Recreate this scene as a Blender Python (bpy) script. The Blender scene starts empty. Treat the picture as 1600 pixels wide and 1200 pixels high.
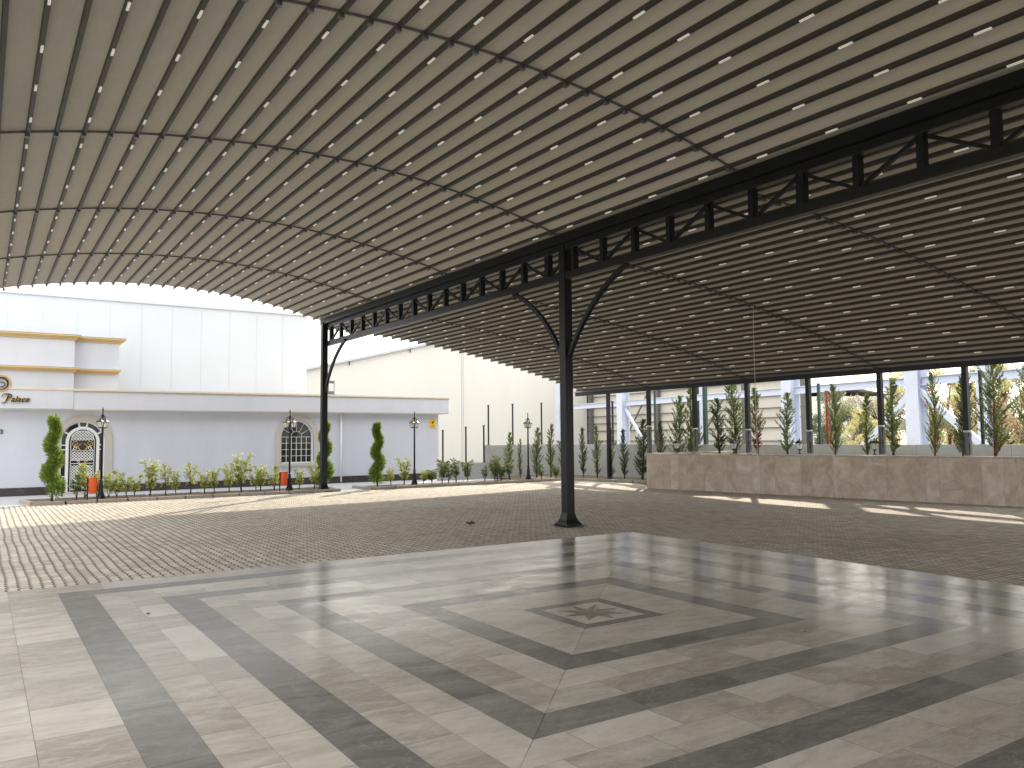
import bpy, math, random
from math import sin, cos, pi, sqrt, radians, atan2
from mathutils import Vector, Matrix
random.seed(7)
S = bpy.context.scene
COL = S.collection
D2 = bpy.data

# ------------------------------------------------------------------ helpers
class MB:
    """collects faces, then builds ONE mesh object"""
    def __init__(s): s.v = []; s.f = []; s.sm = []; s.t = []; s.mi = []
    def add(s, vs, fs, smooth=False, tone=None, mi=0):
        b = len(s.v); s.v += [tuple(p) for p in vs]
        for f in fs:
            s.f.append([b+i for i in f]); s.sm.append(smooth); s.t.append(tone); s.mi.append(mi)
        return s
    def poly(s, pts, tone=None, mi=0): return s.add(pts, [list(range(len(pts)))], False, tone, mi)
    def box(s, x0, y0, z0, x1, y1, z1, tone=None, mi=0):
        v = [(x0,y0,z0),(x1,y0,z0),(x1,y1,z0),(x0,y1,z0),(x0,y0,z1),(x1,y0,z1),(x1,y1,z1),(x0,y1,z1)]
        return s.add(v, [(0,3,2,1),(4,5,6,7),(0,1,5,4),(1,2,6,5),(2,3,7,6),(3,0,4,7)], False, tone, mi)
    def beam(s, p0, p1, w, h, up=(0,0,1), tone=None):
        p0 = Vector(p0); p1 = Vector(p1); d = (p1-p0).normalized(); up = Vector(up)
        a = d.cross(up)
        if a.length < 1e-4: a = d.cross(Vector((0,1,0)))
        a.normalize(); b = a.cross(d).normalized()
        v = []
        for p in (p0, p1):
            for sx, sy in ((-1,-1),(1,-1),(1,1),(-1,1)): v.append(p + a*(w/2*sx) + b*(h/2*sy))
        return s.add(v, [(0,1,2,3),(7,6,5,4),(0,4,5,1),(1,5,6,2),(2,6,7,3),(3,7,4,0)], False, tone)
    def tube(s, pts, r, n=8, caps=True):
        pts = [Vector(p) for p in pts]; m = len(pts); v = []; f = []
        rr = r if isinstance(r, (list, tuple)) else [r]*m
        prev = None
        for i, p in enumerate(pts):
            d = (pts[min(i+1,m-1)] - pts[max(i-1,0)]).normalized()
            a = d.cross(Vector((0,0,1))) if prev is None else (prev - d*prev.dot(d))
            if a.length < 1e-3: a = d.cross(Vector((0,1,0)))
            a.normalize(); prev = a; b = d.cross(a)
            for k in range(n):
                t = 2*pi*k/n; v.append(p + (a*cos(t)+b*sin(t))*rr[i])
        for i in range(m-1):
            for k in range(n): f.append((i*n+k, i*n+(k+1)%n, (i+1)*n+(k+1)%n, (i+1)*n+k))
        if caps: f.append(list(range(n))[::-1]); f.append([ (m-1)*n+k for k in range(n)])
        return s.add(v, f, True)
    def lathe(s, cx, cy, prof, n=16, smooth=True, ph=0.):
        v = []; f = []
        for r, z in prof:
            for k in range(n):
                t = 2*pi*k/n+ph; v.append((cx+r*cos(t), cy+r*sin(t), z))
        m = len(prof)
        for i in range(m-1):
            for k in range(n): f.append((i*n+k, i*n+(k+1)%n, (i+1)*n+(k+1)%n, (i+1)*n+k))
        f.append(list(range(n))[::-1]); f.append([(m-1)*n+k for k in range(n)])
        return s.add(v, f, smooth)
    def build(s, name, mat, parent=None, loc=None, bevel=0):
        me = D2.meshes.new(name); me.from_pydata(s.v, [], s.f)
        mats = mat if isinstance(mat, (list, tuple)) else [mat]
        for m in mats: me.materials.append(m)
        me.polygons.foreach_set('use_smooth', s.sm)
        if len(mats) > 1: me.polygons.foreach_set('material_index', s.mi)
        if any(t is not None for t in s.t):
            at = me.attributes.new('tone', 'FLOAT', 'FACE')
            at.data.foreach_set('value', [0.5 if t is None else t for t in s.t])
        me.update()
        o = D2.objects.new(name, me); COL.objects.link(o)
        if parent is not None: o.parent = parent
        if loc is not None: o.location = loc
        if bevel:
            b = o.modifiers.new('bevel', 'BEVEL'); b.width = bevel; b.segments = 2; b.limit_method = 'ANGLE'
            b.harden_normals = False
        return o

def tag(o, label, cat, group=None):
    o['label'] = label; o['category'] = cat
    if group: o['group'] = group
    return o
def empty(name, loc=(0,0,0), rz=0):
    o = D2.objects.new(name, None); COL.objects.link(o); o.location = loc; o.rotation_euler = (0,0,rz)
    o.empty_display_size = .1
    return o
def struct(o): o['kind'] = 'structure'; return o
def stuff(o): o['kind'] = 'stuff'; return o
KIDS = {}
def copy_tree(o, parent=None):
    c = o.copy(); COL.objects.link(c)
    if parent is not None: c.parent = parent
    for ch in [x for x in ALLK(o)]: copy_tree(ch, c)
    return c
def ALLK(o): return list(o.children)

# ------------------------------------------------------------------ materials
def new_mat(name):
    m = D2.materials.new(name); m.use_nodes = True
    nt = m.node_tree; bs = nt.nodes['Principled BSDF']
    return m, nt, bs
def nd(nt, typ, **k):
    n = nt.nodes.new(typ)
    for a, b in k.items():
        if a.startswith('i_'):
            n.inputs[int(a[2:])].default_value = b
        else: setattr(n, a, b)
    return n
def ramp(nt, fac, stops):
    r = nt.nodes.new('ShaderNodeValToRGB'); e = r.color_ramp.elements
    while len(e) < len(stops): e.new(.5)
    for q, (p, c) in zip(e, stops): q.position = p; q.color = (*c, 1) if len(c) == 3 else c
    nt.links.new(fac, r.inputs[0]); return r
def math_(nt, op, a, b=None, c=None):
    n = nt.nodes.new('ShaderNodeMath'); n.operation = op
    for i, x in enumerate((a, b, c)):
        if x is None: continue
        if isinstance(x, (int, float)): n.inputs[i].default_value = x
        else: nt.links.new(x, n.inputs[i])
    return n.outputs[0]
def noise(nt, vec, scale, detail=4, rough=.6, dist=0):
    n = nt.nodes.new('ShaderNodeTexNoise'); n.inputs['Scale'].default_value = scale
    n.inputs['Detail'].default_value = detail; n.inputs['Roughness'].default_value = rough
    n.inputs['Distortion'].default_value = dist
    if vec is not None: nt.links.new(vec, n.inputs['Vector'])
    return n.outputs['Fac']
def coords(nt, kind='Object', scale=(1,1,1)):
    t = nt.nodes.new('ShaderNodeTexCoord'); mp = nt.nodes.new('ShaderNodeMapping')
    mp.inputs['Scale'].default_value = scale
    nt.links.new(t.outputs[kind], mp.inputs['Vector']); return mp.outputs[0]
def sc(c, k): return tuple(min(1, x*k) for x in c)

def simple(name, c, rough=.6, var=.18, nscale=3., metal=0, bump=.0, bscale=40, spec=.5, stretch=(1,1,1), rvar=.1):
    m, nt, bs = new_mat(name)
    v = coords(nt, 'Object', stretch)
    f = noise(nt, v, nscale, 6, .65)
    r = ramp(nt, f, [(.25, sc(c, 1-var)), (.75, sc(c, 1+var))])
    nt.links.new(r.outputs[0], bs.inputs['Base Color'])
    rr = nt.nodes.new('ShaderNodeMapRange'); nt.links.new(f, rr.inputs[0])
    rr.inputs[3].default_value = max(0.02, rough-rvar); rr.inputs[4].default_value = min(1, rough+rvar)
    nt.links.new(rr.outputs[0], bs.inputs['Roughness'])
    bs.inputs['Metallic'].default_value = metal
    bs.inputs['Specular IOR Level'].default_value = spec
    if bump:
        b = nt.nodes.new('ShaderNodeBump'); b.inputs['Strength'].default_value = bump; b.inputs['Distance'].default_value = .01
        nt.links.new(noise(nt, v, bscale, 3, .6), b.inputs['Height']); nt.links.new(b.outputs[0], bs.inputs['Normal'])
    return m

M = {}
M['steel'] = simple('anthracite_paint', (.008,.010,.011), .38, .25, 6, bump=.05, spec=.35)
M['rail'] = simple('galvanised_rail', (.17,.17,.19), .4, .2, 12, metal=.6)
M['profile'] = simple('taupe_profile', (.055,.050,.043), .5, .15, 5, metal=.2)
M['lightbar'] = simple('white_diffuser', (.85,.83,.76), .35, .03, 9)
_lb = M['lightbar'].node_tree.nodes['Principled BSDF']
_lb.inputs['Emission Color'].default_value = (1,.96,.86,1); _lb.inputs['Emission Strength'].default_value = .22
M['wood_dark'] = simple('bark', (.09,.06,.04), .9, .3, 30, bump=.5, bscale=60)
M['bark_red'] = simple('reddish_bark', (.17,.065,.035), .9, .3, 30, bump=.5, bscale=60)
M['facade'] = simple('facade_paint', (.59,.62,.70), .75, .055, 1.6, stretch=(1,1,.3), bump=.06, bscale=60)
M['fascia'] = simple('fascia_paint', (.62,.645,.71), .7, .05, 1.6, stretch=(1,1,.3), bump=.04, bscale=60)
M['cornice'] = simple('ochre_cornice', (.66,.49,.25), .6, .06, 3)
M['cream_trim'] = simple('cream_trim', (.68,.61,.49), .6, .05, 3)
M['warmstone'] = simple('surround_stone', (.52,.495,.46), .7, .07, 5, bump=.1)
M['granite'] = simple('dark_plinth_stone', (.045,.034,.036), .25, .35, 4)
M['doorwhite'] = simple('white_door_paint', (.80,.82,.84), .4, .03, 4)
M['gold'] = simple('gold_leaf', (.65,.42,.13), .3, .15, 8, metal=.8)
M['black'] = simple('black_paint', (.012,.012,.013), .35, .2, 9)
M['clad'] = simple('white_cladding', (.53,.57,.62), .5, .035, .8)
M['clad_seam'] = simple('cladding_seam', (.495,.53,.575), .6, .05, 2)
M['cream_clad'] = simple('cream_cladding', (.66,.655,.62), .55, .04, .5, stretch=(1,1,.25))
M['girt_clad'] = simple('shed_cladding', (.58,.555,.495), .6, .10, .8)
M['girt'] = simple('girt_steel', (.12,.12,.12), .5, .15, 4)
M['lilac'] = simple('primer_blue_steel', (.55,.60,.72), .5, .06, 2)
M['orange'] = simple('orange_plastic', (.80,.12,.02), .4, .08, 8)
M['yellow'] = simple('yellow_sign', (.85,.55,.02), .5, .03, 5)
M['kerb'] = simple('kerb_concrete', (.36,.33,.29), .85, .15, 5, bump=.3, bscale=50)
M['pave'] = simple('light_pavement', (.46,.48,.52), .85, .08, 2.5, bump=.2)
M['concrete'] = simple('grey_concrete', (.42,.43,.42), .85, .14, 1.6, bump=.3, bscale=30)
M['soil'] = simple('soil', (.13,.10,.07), .95, .35, 5, bump=.8, bscale=25)
M['dirt'] = simple('dry_ground', (.30,.27,.21), .95, .25, .3, bump=.5, bscale=5)
M['postgreen'] = simple('green_post', (.02,.06,.05), .45, .2, 10)
M['postred'] = simple('red_post', (.28,.04,.03), .5, .2, 10)
M['wrap'] = simple('plastic_wrap', (.13,.14,.15), .3, .35, 25, bump=.6, bscale=30)
M['wraptape'] = simple('white_wrap_edge', (.75,.76,.78), .35, .1, 25, bump=.6, bscale=30)
M['cord'] = simple('pale_cord', (.55,.54,.50), .7, .1, 20)
M['roofsheet'] = simple('pale_roof_sheet', (.70,.70,.66), .6, .05, 1)

def lamp_glass():
    m, nt, bs = new_mat('lantern_glass')
    v = coords(nt)
    r = ramp(nt, noise(nt, v, 20), [(.3,(.88,.88,.87)),(.7,(.95,.95,.93))])
    nt.links.new(r.outputs[0], bs.inputs['Base Color']); bs.inputs['Roughness'].default_value = .25
    tr = nt.nodes.new('ShaderNodeBsdfTranslucent'); tr.inputs[0].default_value = (.95,.95,.93,1)
    mx = nt.nodes.new('ShaderNodeMixShader'); mx.inputs[0].default_value = .7
    nt.links.new(bs.outputs[0], mx.inputs[1]); nt.links.new(tr.outputs[0], mx.inputs[2])
    nt.links.new(mx.outputs[0], nt.nodes['Material Output'].inputs[0])
    return m
M['lglass'] = lamp_glass()

def dark_glass(name, c=(.02,.025,.03)):
    m, nt, bs = new_mat(name)
    r = ramp(nt, noise(nt, coords(nt), 2.), [(.3, c), (.7, sc(c, 2))])
    nt.links.new(r.outputs[0], bs.inputs['Base Color']); bs.inputs['Roughness'].default_value = .05
    bs.inputs['Specular IOR Level'].default_value = .3
    return m
M['glass'] = dark_glass('window_glass', (.022,.026,.024))

def fabric():
    m, nt, bs = new_mat('awning_fabric')
    v = coords(nt)
    big = noise(nt, v, .35, 3, .5); fine = noise(nt, coords(nt, 'Object', (1,.3,1)), 14, 5, .7)
    mix = math_(nt, 'ADD', math_(nt, 'MULTIPLY', big, .6), math_(nt, 'MULTIPLY', fine, .4))
    r = ramp(nt, mix, [(.3, (.33,.32,.29)), (.7, (.42,.408,.37))])
    nt.links.new(r.outputs[0], bs.inputs['Base Color']); bs.inputs['Roughness'].default_value = .75
    bs.inputs['Specular IOR Level'].default_value = .25
    b = nt.nodes.new('ShaderNodeBump'); b.inputs['Strength'].default_value = .25; b.inputs['Distance'].default_value = .02
    nt.links.new(noise(nt, coords(nt, 'Object', (1,.5,1)), 3.5, 4, .6), b.inputs['Height']); nt.links.new(b.outputs[0], bs.inputs['Normal'])
    tr = nt.nodes.new('ShaderNodeBsdfTranslucent'); tr.inputs[0].default_value = (.42,.36,.27,1)
    mx = nt.nodes.new('ShaderNodeMixShader'); mx.inputs[0].default_value = .045
    nt.links.new(bs.outputs[0], mx.inputs[1]); nt.links.new(tr.outputs[0], mx.inputs[2])
    nt.links.new(mx.outputs[0], nt.nodes['Material Output'].inputs[0])
    return m
M['fabric'] = fabric()
M['fabric_shaded'] = M['fabric'].copy(); M['fabric_shaded'].name = 'awning_fabric_shaded'  # same fabric, with the right bay's shade put into its colour
for n_ in M['fabric_shaded'].node_tree.nodes:
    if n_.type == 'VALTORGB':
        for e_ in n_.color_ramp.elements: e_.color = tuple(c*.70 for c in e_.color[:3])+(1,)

def leafmat(name, c1, c2, c3, trans=.48):
    m, nt, bs = new_mat(name)
    g = nt.nodes.new('ShaderNodeNewGeometry')
    big = noise(nt, coords(nt), 4., 2, .5)
    f = math_(nt, 'ADD', math_(nt, 'MULTIPLY', g.outputs['Random Per Island'], .55), math_(nt, 'MULTIPLY', big, .45))
    r = ramp(nt, f, [(.15, c1), (.5, c2), (.85, c3)])
    nt.links.new(r.outputs[0], bs.inputs['Base Color']); bs.inputs['Roughness'].default_value = .6
    tr = nt.nodes.new('ShaderNodeBsdfTranslucent'); nt.links.new(r.outputs[0], tr.inputs[0])
    mx = nt.nodes.new('ShaderNodeMixShader'); mx.inputs[0].default_value = trans
    nt.links.new(bs.outputs[0], mx.inputs[1]); nt.links.new(tr.outputs[0], mx.inputs[2])
    nt.links.new(mx.outputs[0], nt.nodes['Material Output'].inputs[0])
    return m
M['lf_con'] = leafmat('conifer_leaf', (.05,.085,.03), (.13,.19,.06), (.28,.33,.12))
M['lf_con_dark'] = leafmat('conifer_leaf_dark', (.03,.05,.02), (.07,.11,.04), (.15,.2,.07))
M['lf_dead'] = leafmat('dead_conifer_leaf', (.12,.05,.03), (.22,.10,.06), (.30,.16,.09))
M['lf_spiral'] = leafmat('topiary_leaf', (.09,.15,.025), (.22,.33,.06), (.42,.50,.13))
M['lf_shrub'] = leafmat('shrub_leaf', (.16,.22,.05), (.42,.48,.12), (.75,.72,.30), .55)
M['lf_shrub2'] = leafmat('shrub_leaf_dull', (.08,.12,.04), (.18,.23,.09), (.40,.42,.2), .45)
M['lf_yel'] = leafmat('autumn_yellow_leaf', (.42,.41,.2), (.60,.57,.27), (.74,.70,.42), .45)  # distance haze is put into the paled leaf colours of the far trees
M['lf_org'] = leafmat('autumn_orange_leaf', (.42,.33,.22), (.56,.45,.29), (.68,.59,.42), .4)
M['lf_grn'] = leafmat('far_green_leaf', (.20,.24,.15), (.32,.36,.23), (.46,.5,.33), .4)
M['lf_brn'] = leafmat('thin_brown_leaf', (.22,.19,.14), (.40,.36,.30), (.56,.51,.44), .4)

def paver():
    m, nt, bs = new_mat('interlocking_pavers')
    t = nt.nodes.new('ShaderNodeTexCoord'); sp = nt.nodes.new('ShaderNodeSeparateXYZ')
    # a slow wander so that the courses are not ruler straight
    nz = nt.nodes.new('ShaderNodeTexNoise'); nz.inputs['Scale'].default_value = .5; nz.inputs['Detail'].default_value = 2
    nt.links.new(t.outputs['Object'], nz.inputs['Vector'])
    vm = nt.nodes.new('ShaderNodeVectorMath'); vm.operation = 'MULTIPLY_ADD'
    nt.links.new(nz.outputs['Color'], vm.inputs[0]); vm.inputs[1].default_value = (.10,.06,0)
    nt.links.new(t.outputs['Object'], vm.inputs[2]); nt.links.new(vm.outputs[0], sp.inputs[0])
    X, Y = sp.outputs[0], sp.outputs[1]
    PX, PY = .114, .165
    v0 = math_(nt, 'DIVIDE', Y, PY)
    tri = math_(nt, 'ABSOLUTE', math_(nt, 'SUBTRACT', math_(nt, 'FRACT', v0), .5))
    zz = math_(nt, 'MULTIPLY', math_(nt, 'SUBTRACT', math_(nt, 'MINIMUM', math_(nt, 'MULTIPLY', tri, 3.), .8), .4), .30)
    u = math_(nt, 'ADD', math_(nt, 'DIVIDE', X, PX), zz)
    iu = math_(nt, 'FLOOR', u); fu = math_(nt, 'FRACT', u)
    odd = math_(nt, 'MULTIPLY', math_(nt, 'MODULO', math_(nt, 'ABSOLUTE', iu), 2.), 0.0)
    v = math_(nt, 'ADD', v0, odd); iv = math_(nt, 'FLOOR', v); fv = math_(nt, 'FRACT', v)
    du = math_(nt, 'MINIMUM', fu, math_(nt, 'SUBTRACT', 1., fu))
    dv = math_(nt, 'MINIMUM', fv, math_(nt, 'SUBTRACT', 1., fv))
    mu = nt.nodes.new('ShaderNodeMapRange'); mu.interpolation_type = 'SMOOTHSTEP'; nt.links.new(du, mu.inputs[0]); mu.inputs[1].default_value = .035; mu.inputs[2].default_value = .15
    mv = nt.nodes.new('ShaderNodeMapRange'); mv.interpolation_type = 'SMOOTHSTEP'; nt.links.new(dv, mv.inputs[0]); mv.inputs[1].default_value = .012; mv.inputs[2].default_value = .075
    hh = math_(nt, 'MINIMUM', mu.outputs[0], mv.outputs[0])
    mvl = math_(nt, 'ADD', math_(nt, 'MULTIPLY', mv.outputs[0], .55), .45)
    h = math_(nt, 'MULTIPLY', mu.outputs[0], mvl)
    cb = nt.nodes.new('ShaderNodeCombineXYZ'); nt.links.new(iu, cb.inputs[0]); nt.links.new(iv, cb.inputs[1])
    wn = nt.nodes.new('ShaderNodeTexWhiteNoise'); nt.links.new(cb.outputs[0], wn.inputs['Vector'])
    grit = noise(nt, t.outputs['Object'], 90, 3, .7); big = noise(nt, t.outputs['Object'], .35, 4, .6)
    f = math_(nt, 'ADD', math_(nt, 'MULTIPLY', wn.outputs['Value'], .34), math_(nt, 'ADD', math_(nt, 'MULTIPLY', grit, .25), math_(nt, 'MULTIPLY', big, .55)))
    r = ramp(nt, f, [(.32, (.42,.385,.335)), (.55, (.58,.53,.46)), (.76, (.72,.665,.58))])
    mx = nt.nodes.new('ShaderNodeMix'); mx.data_type = 'RGBA'
    nt.links.new(h, mx.inputs['Factor']); mx.inputs[6].default_value = (.09,.077,.06,1)
    nt.links.new(r.outputs[0], mx.inputs[7]); nt.links.new(mx.outputs[2], bs.inputs['Base Color'])
    bs.inputs['Roughness'].default_value = .78
    b = nt.nodes.new('ShaderNodeBump'); b.inputs['Strength'].default_value = .8; b.inputs['Distance'].default_value = .012
    nt.links.new(math_(nt, 'ADD', hh, math_(nt, 'MULTIPLY', grit, .15)), b.inputs['Height']); nt.links.new(b.outputs[0], bs.inputs['Normal'])
    return m
M['paver'] = paver()

def marble(name, a, b_, c, rough=(.12,.24), veins=(.60,.57,.50), haze=.32, an=2.6, stops=(.38,.5,.64)):
    m, nt, bs = new_mat(name)
    t = nt.nodes.new('ShaderNodeTexCoord'); at = nt.nodes.new('ShaderNodeAttribute'); at.attribute_name = 'tone'
    off = nt.nodes.new('ShaderNodeVectorMath'); off.operation = 'ADD'
    cb = nt.nodes.new('ShaderNodeCombineXYZ')
    k = math_(nt, 'MULTIPLY', at.outputs['Fac'], 37.)
    nt.links.new(k, cb.inputs[0]); nt.links.new(math_(nt, 'MULTIPLY', at.outputs['Fac'], 91.), cb.inputs[1])
    nt.links.new(t.outputs['Object'], off.inputs[0]); nt.links.new(cb.outputs[0], off.inputs[1])
    mp = nt.nodes.new('ShaderNodeMapping'); mp.inputs['Rotation'].default_value = (0,0,radians(34)); mp.inputs['Scale'].default_value = (1.,an,1.)
    nt.links.new(off.outputs[0], mp.inputs[0]); V = mp.outputs[0]
    n1 = noise(nt, V, 1.6, 8, .62, 1.2); n2 = noise(nt, V, 6., 6, .7, 2.)
    f = math_(nt, 'ADD', math_(nt, 'MULTIPLY', n1, .5), math_(nt, 'ADD', math_(nt, 'MULTIPLY', n2, .25), math_(nt, 'MULTIPLY', at.outputs['Fac'], .22)))
    r = ramp(nt, f, [(stops[0], a), (stops[1], b_), (stops[2], c)])
    # thin veins
    vn = math_(nt, 'ABSOLUTE', math_(nt, 'SUBTRACT', noise(nt, V, 1.1, 7, .6, 2.5), .5))
    vr = nt.nodes.new('ShaderNodeMapRange'); nt.links.new(vn, vr.inputs[0]); vr.inputs[1].default_value = 0; vr.inputs[2].default_value = .012
    vr.inputs[3].default_value = .45; vr.inputs[4].default_value = 0
    mx = nt.nodes.new('ShaderNodeMix'); mx.data_type = 'RGBA'; nt.links.new(vr.outputs[0], mx.inputs['Factor'])
    nt.links.new(r.outputs[0], mx.inputs[6]); mx.inputs[7].default_value = (*veins, 1)
    # dusty film
    fl = noise(nt, coords(nt, 'Object', (1,1.8,1)), 2.2, 7, .7, .6)
    fr = nt.nodes.new('ShaderNodeMapRange'); fr.interpolation_type = 'SMOOTHSTEP'; nt.links.new(fl, fr.inputs[0]); fr.inputs[1].default_value = .46; fr.inputs[2].default_value = .66
    m2 = nt.nodes.new('ShaderNodeMix'); m2.data_type = 'RGBA'; nt.links.new(math_(nt, 'MULTIPLY', fr.outputs[0], haze), m2.inputs['Factor'])
    nt.links.new(mx.outputs[2], m2.inputs[6]); m2.inputs[7].default_value = (.60,.58,.54,1)
    nt.links.new(m2.outputs[2], bs.inputs['Base Color'])
    rr = nt.nodes.new('ShaderNodeMapRange'); nt.links.new(fl, rr.inputs[0]); rr.inputs[1].default_value = .35; rr.inputs[2].default_value = .65
    rr.inputs[3].default_value = rough[0]; rr.inputs[4].default_value = rough[1]
    nt.links.new(rr.outputs[0], bs.inputs['Roughness'])
    bs.inputs['Specular IOR Level'].default_value = .5; bs.inputs['IOR'].default_value = 1.117
    b = nt.nodes.new('ShaderNodeBump'); b.inputs['Strength'].default_value = .24; b.inputs['Distance'].default_value = .003
    nt.links.new(noise(nt, coords(nt, 'Object', (1,2.,1)), 5., 5, .6), b.inputs['Height']); nt.links.new(b.outputs[0], bs.inputs['Normal'])
    return m
M['mlight'] = marble('light_marble', (.345,.318,.278), (.45,.42,.373), (.57,.54,.49))
M['mdark'] = marble('dark_marble', (.165,.159,.15), (.22,.212,.20), (.285,.277,.263), veins=(.36,.35,.33), haze=.08)
M['mmid'] = marble('olive_marble', (.25,.23,.19), (.30,.28,.24), (.36,.335,.285))
M['grout'] = simple('grout', (.10,.092,.08), .9, .2, 20)
M['travertine'] = marble('planter_stone', (.47,.385,.32), (.63,.55,.475), (.78,.715,.645), rough=(.35,.6), veins=(.66,.58,.50), haze=.15, an=1.15, stops=(.40,.52,.64))

# ------------------------------------------------------------------ camera, light, world
cam = D2.cameras.new('camera'); co = D2.objects.new('camera', cam); COL.objects.link(co)
F_, PI_, RO_, YA_ = 1251.063, radians(3.81), radians(-.496), radians(-33.568)
def mm(a, b): return [[sum(a[i][k]*b[k][j] for k in range(3)) for j in range(3)] for i in range(3)]
R = mm([[cos(RO_),0,sin(RO_)],[0,1,0],[-sin(RO_),0,cos(RO_)]],
       mm([[1,0,0],[0,cos(PI_),sin(PI_)],[0,-sin(PI_),cos(PI_)]], [[cos(YA_),sin(YA_),0],[-sin(YA_),cos(YA_),0],[0,0,1]]))
right, fwd, up = (Vector(r) for r in R)
co.matrix_world = Matrix(((right.x, up.x, -fwd.x, 0), (right.y, up.y, -fwd.y, 0), (right.z, up.z, -fwd.z, 1.6), (0,0,0,1)))
cam.sensor_width = 36; cam.lens = 36*F_/1600; cam.clip_start = .05; cam.clip_end = 3000
S.camera = co
SUN = Vector((1.25, 1.10, 1.0)).normalized()
sl = D2.lights.new('sun', 'SUN'); sl.energy = 5.0; sl.angle = radians(.55); sl.color = (1, .88, .70)
so = D2.objects.new('sun', sl); COL.objects.link(so); so.rotation_euler = (-SUN).to_track_quat('-Z', 'Y').to_euler(); so.location = (30,30,30)
W = D2.worlds.new('World'); S.world = W; W.use_nodes = True
wt = W.node_tree; bg = wt.nodes['Background']
sky = wt.nodes.new('ShaderNodeTexSky'); sky.sky_type = 'NISHITA'; sky.sun_disc = False
sky.sun_elevation = math.asin(SUN.z); sky.sun_rotation = atan2(SUN.x, SUN.y)
sky.dust_density = 3.5; sky.air_density = 1.; sky.ozone_density = 1.2
# a bright white haze lies over the whole sky
hz = wt.nodes.new('ShaderNodeMix'); hz.data_type = 'RGBA'; hz.inputs['Factor'].default_value = .74
wt.links.new(sky.outputs[0], hz.inputs[6]); hz.inputs[7].default_value = (22.0, 21.4, 20.6, 1)
wt.links.new(hz.outputs[2], bg.inputs[0]); bg.inputs[1].default_value = .15
S.view_settings.view_transform = 'Standard'; S.view_settings.look = 'None'; S.view_settings.exposure = 0
S.render.engine = 'CYCLES'
S.cycles.max_bounces = 10; S.cycles.diffuse_bounces = 6; S.cycles.sample_clamp_indirect = 6
S.cycles.use_denoising = True

# ------------------------------------------------------------------ ground
def sheet(name, pts, z, mat):
    return struct(MB().poly([(x, y, z) for x, y in pts]).build(name, mat))
sheet('ground', [(-600,-600),(900,-600),(900,900),(-600,900)], -.05, M['dirt'])
sheet('paver_yard', [(-40,-40),(21,-40),(19.9,-4),(19.2,7.5),(19.05,8.8),(18.4,12.7),(17.45,18.6),(18.7,20.4),(18.35,23.82),(-40,23.9)], -.012, M['paver'])
sheet('pavement', [(-40,23.8),(22,23.8),(21.5,28.6),(-40,28.3)], -.016, M['pave'])

# marble slab: concentric rings of tiles
CX, CY = 4.71, 5.80
fl = MB(); dk = MB(); md = MB()
G = .0013
def tile_poly(mb, pts, tone):
    cx = sum(p[0] for p in pts)/len(pts); cy = sum(p[1] for p in pts)/len(pts)
    out = []
    for x, y in pts:
        d = sqrt((x-cx)**2+(y-cy)**2); k = 1 - G*1.4/max(d, .02); out.append((cx+(x-cx)*k, cy+(y-cy)*k, 0))
    mb.poly(out, tone)
def ring(mb, h0, h1, L, spread=1.):
    for side in range(4):
        s = -h0 + L*random.uniform(.3, .9); cuts = []
        while s < h0-.12: cuts.append(s); s += L*random.uniform(.92, 1.08)
        edges = [None] + cuts + [None]
        for a, b in zip(edges[:-1], edges[1:]):
            ao, ai = (-h1, -h0) if a is None else (a, a)
            bo, bi = (h1, h0) if b is None else (b, b)
            pts = [(ao, -h1), (bo, -h1), (bi, -h0), (ai, -h0)]
            for _ in range(side): pts = [(-y, x) for x, y in pts]
            tile_poly(mb, [(CX+x, CY+y) for x, y in pts], .5+random.uniform(-.5,.5)*spread)
ring(dk, .335, .46, 2, .6); ring(dk, 1.03, 1.31, .9, .8); ring(dk, 1.93, 2.22, .9, .8); ring(dk, 2.82, 3.12, .9, .8); ring(dk, 3.67, 3.98, .9, .8)
ring(fl, .46, 1.03, 4, .5)
for a, b in ((1.31,1.93),(2.22,2.82),(3.12,3.67)):
    ring(fl, a, (a+b)/2, .6); ring(fl, (a+b)/2, b, .6)
ring(fl, 3.98, 4.42, .6)
# plain strips left of and in front of the pattern
x = CX-4.42
for i in range(10):
    x1 = x-.33; y = CY+4.42-random.uniform(0,.0)
    while y > -3.2:
        y1 = y-random.uniform(.58,.62); tile_poly(fl, [(x1,y1),(x,y1),(x,y),(x1,y)], random.random()); y = y1
    x = x1
y = CY-4.42
for i in range(13):
    y1 = y-.33; x = CX-4.42
    while x < CX+4.40:
        x1 = min(CX+4.42, x+random.uniform(.58,.62)); tile_poly(fl, [(x,y1),(x1,y1),(x1,y),(x,y)], random.random()); x = x1
    y = y1
# emblem: eight pointed star in split halves
r_out, r_in = .31, .15
for k in range(8):
    a = k*pi/4; ro = r_out if k % 2 == 0 else r_out*1.12
    for sgn in (-1, 1):
        b = a + sgn*pi/8
        pts = [(0,0), (ro*cos(a), ro*sin(a)), (r_in*cos(b), r_in*sin(b))]
        if sgn < 0: pts = [pts[0], pts[2], pts[1]]
        (dk if sgn > 0 else md).poly([(CX+x, CY+y, .0015) for x, y in pts], random.random())
fl.poly([(CX-.334,CY-.334,0),(CX+.334,CY-.334,0),(CX+.334,CY+.334,0),(CX-.334,CY+.334,0)], .8)
struct(fl.build('marble_floor_light', M['mlight'])); struct(dk.build('marble_floor_dark', M['mdark'])); struct(md.build('marble_floor_inlay', M['mmid']))
sheet('marble_floor_grout', [(-3,-3.2),(CX+4.42,-3.2),(CX+4.42,CY+4.42),(-3,CY+4.42)], -.004, M['grout'])

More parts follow.
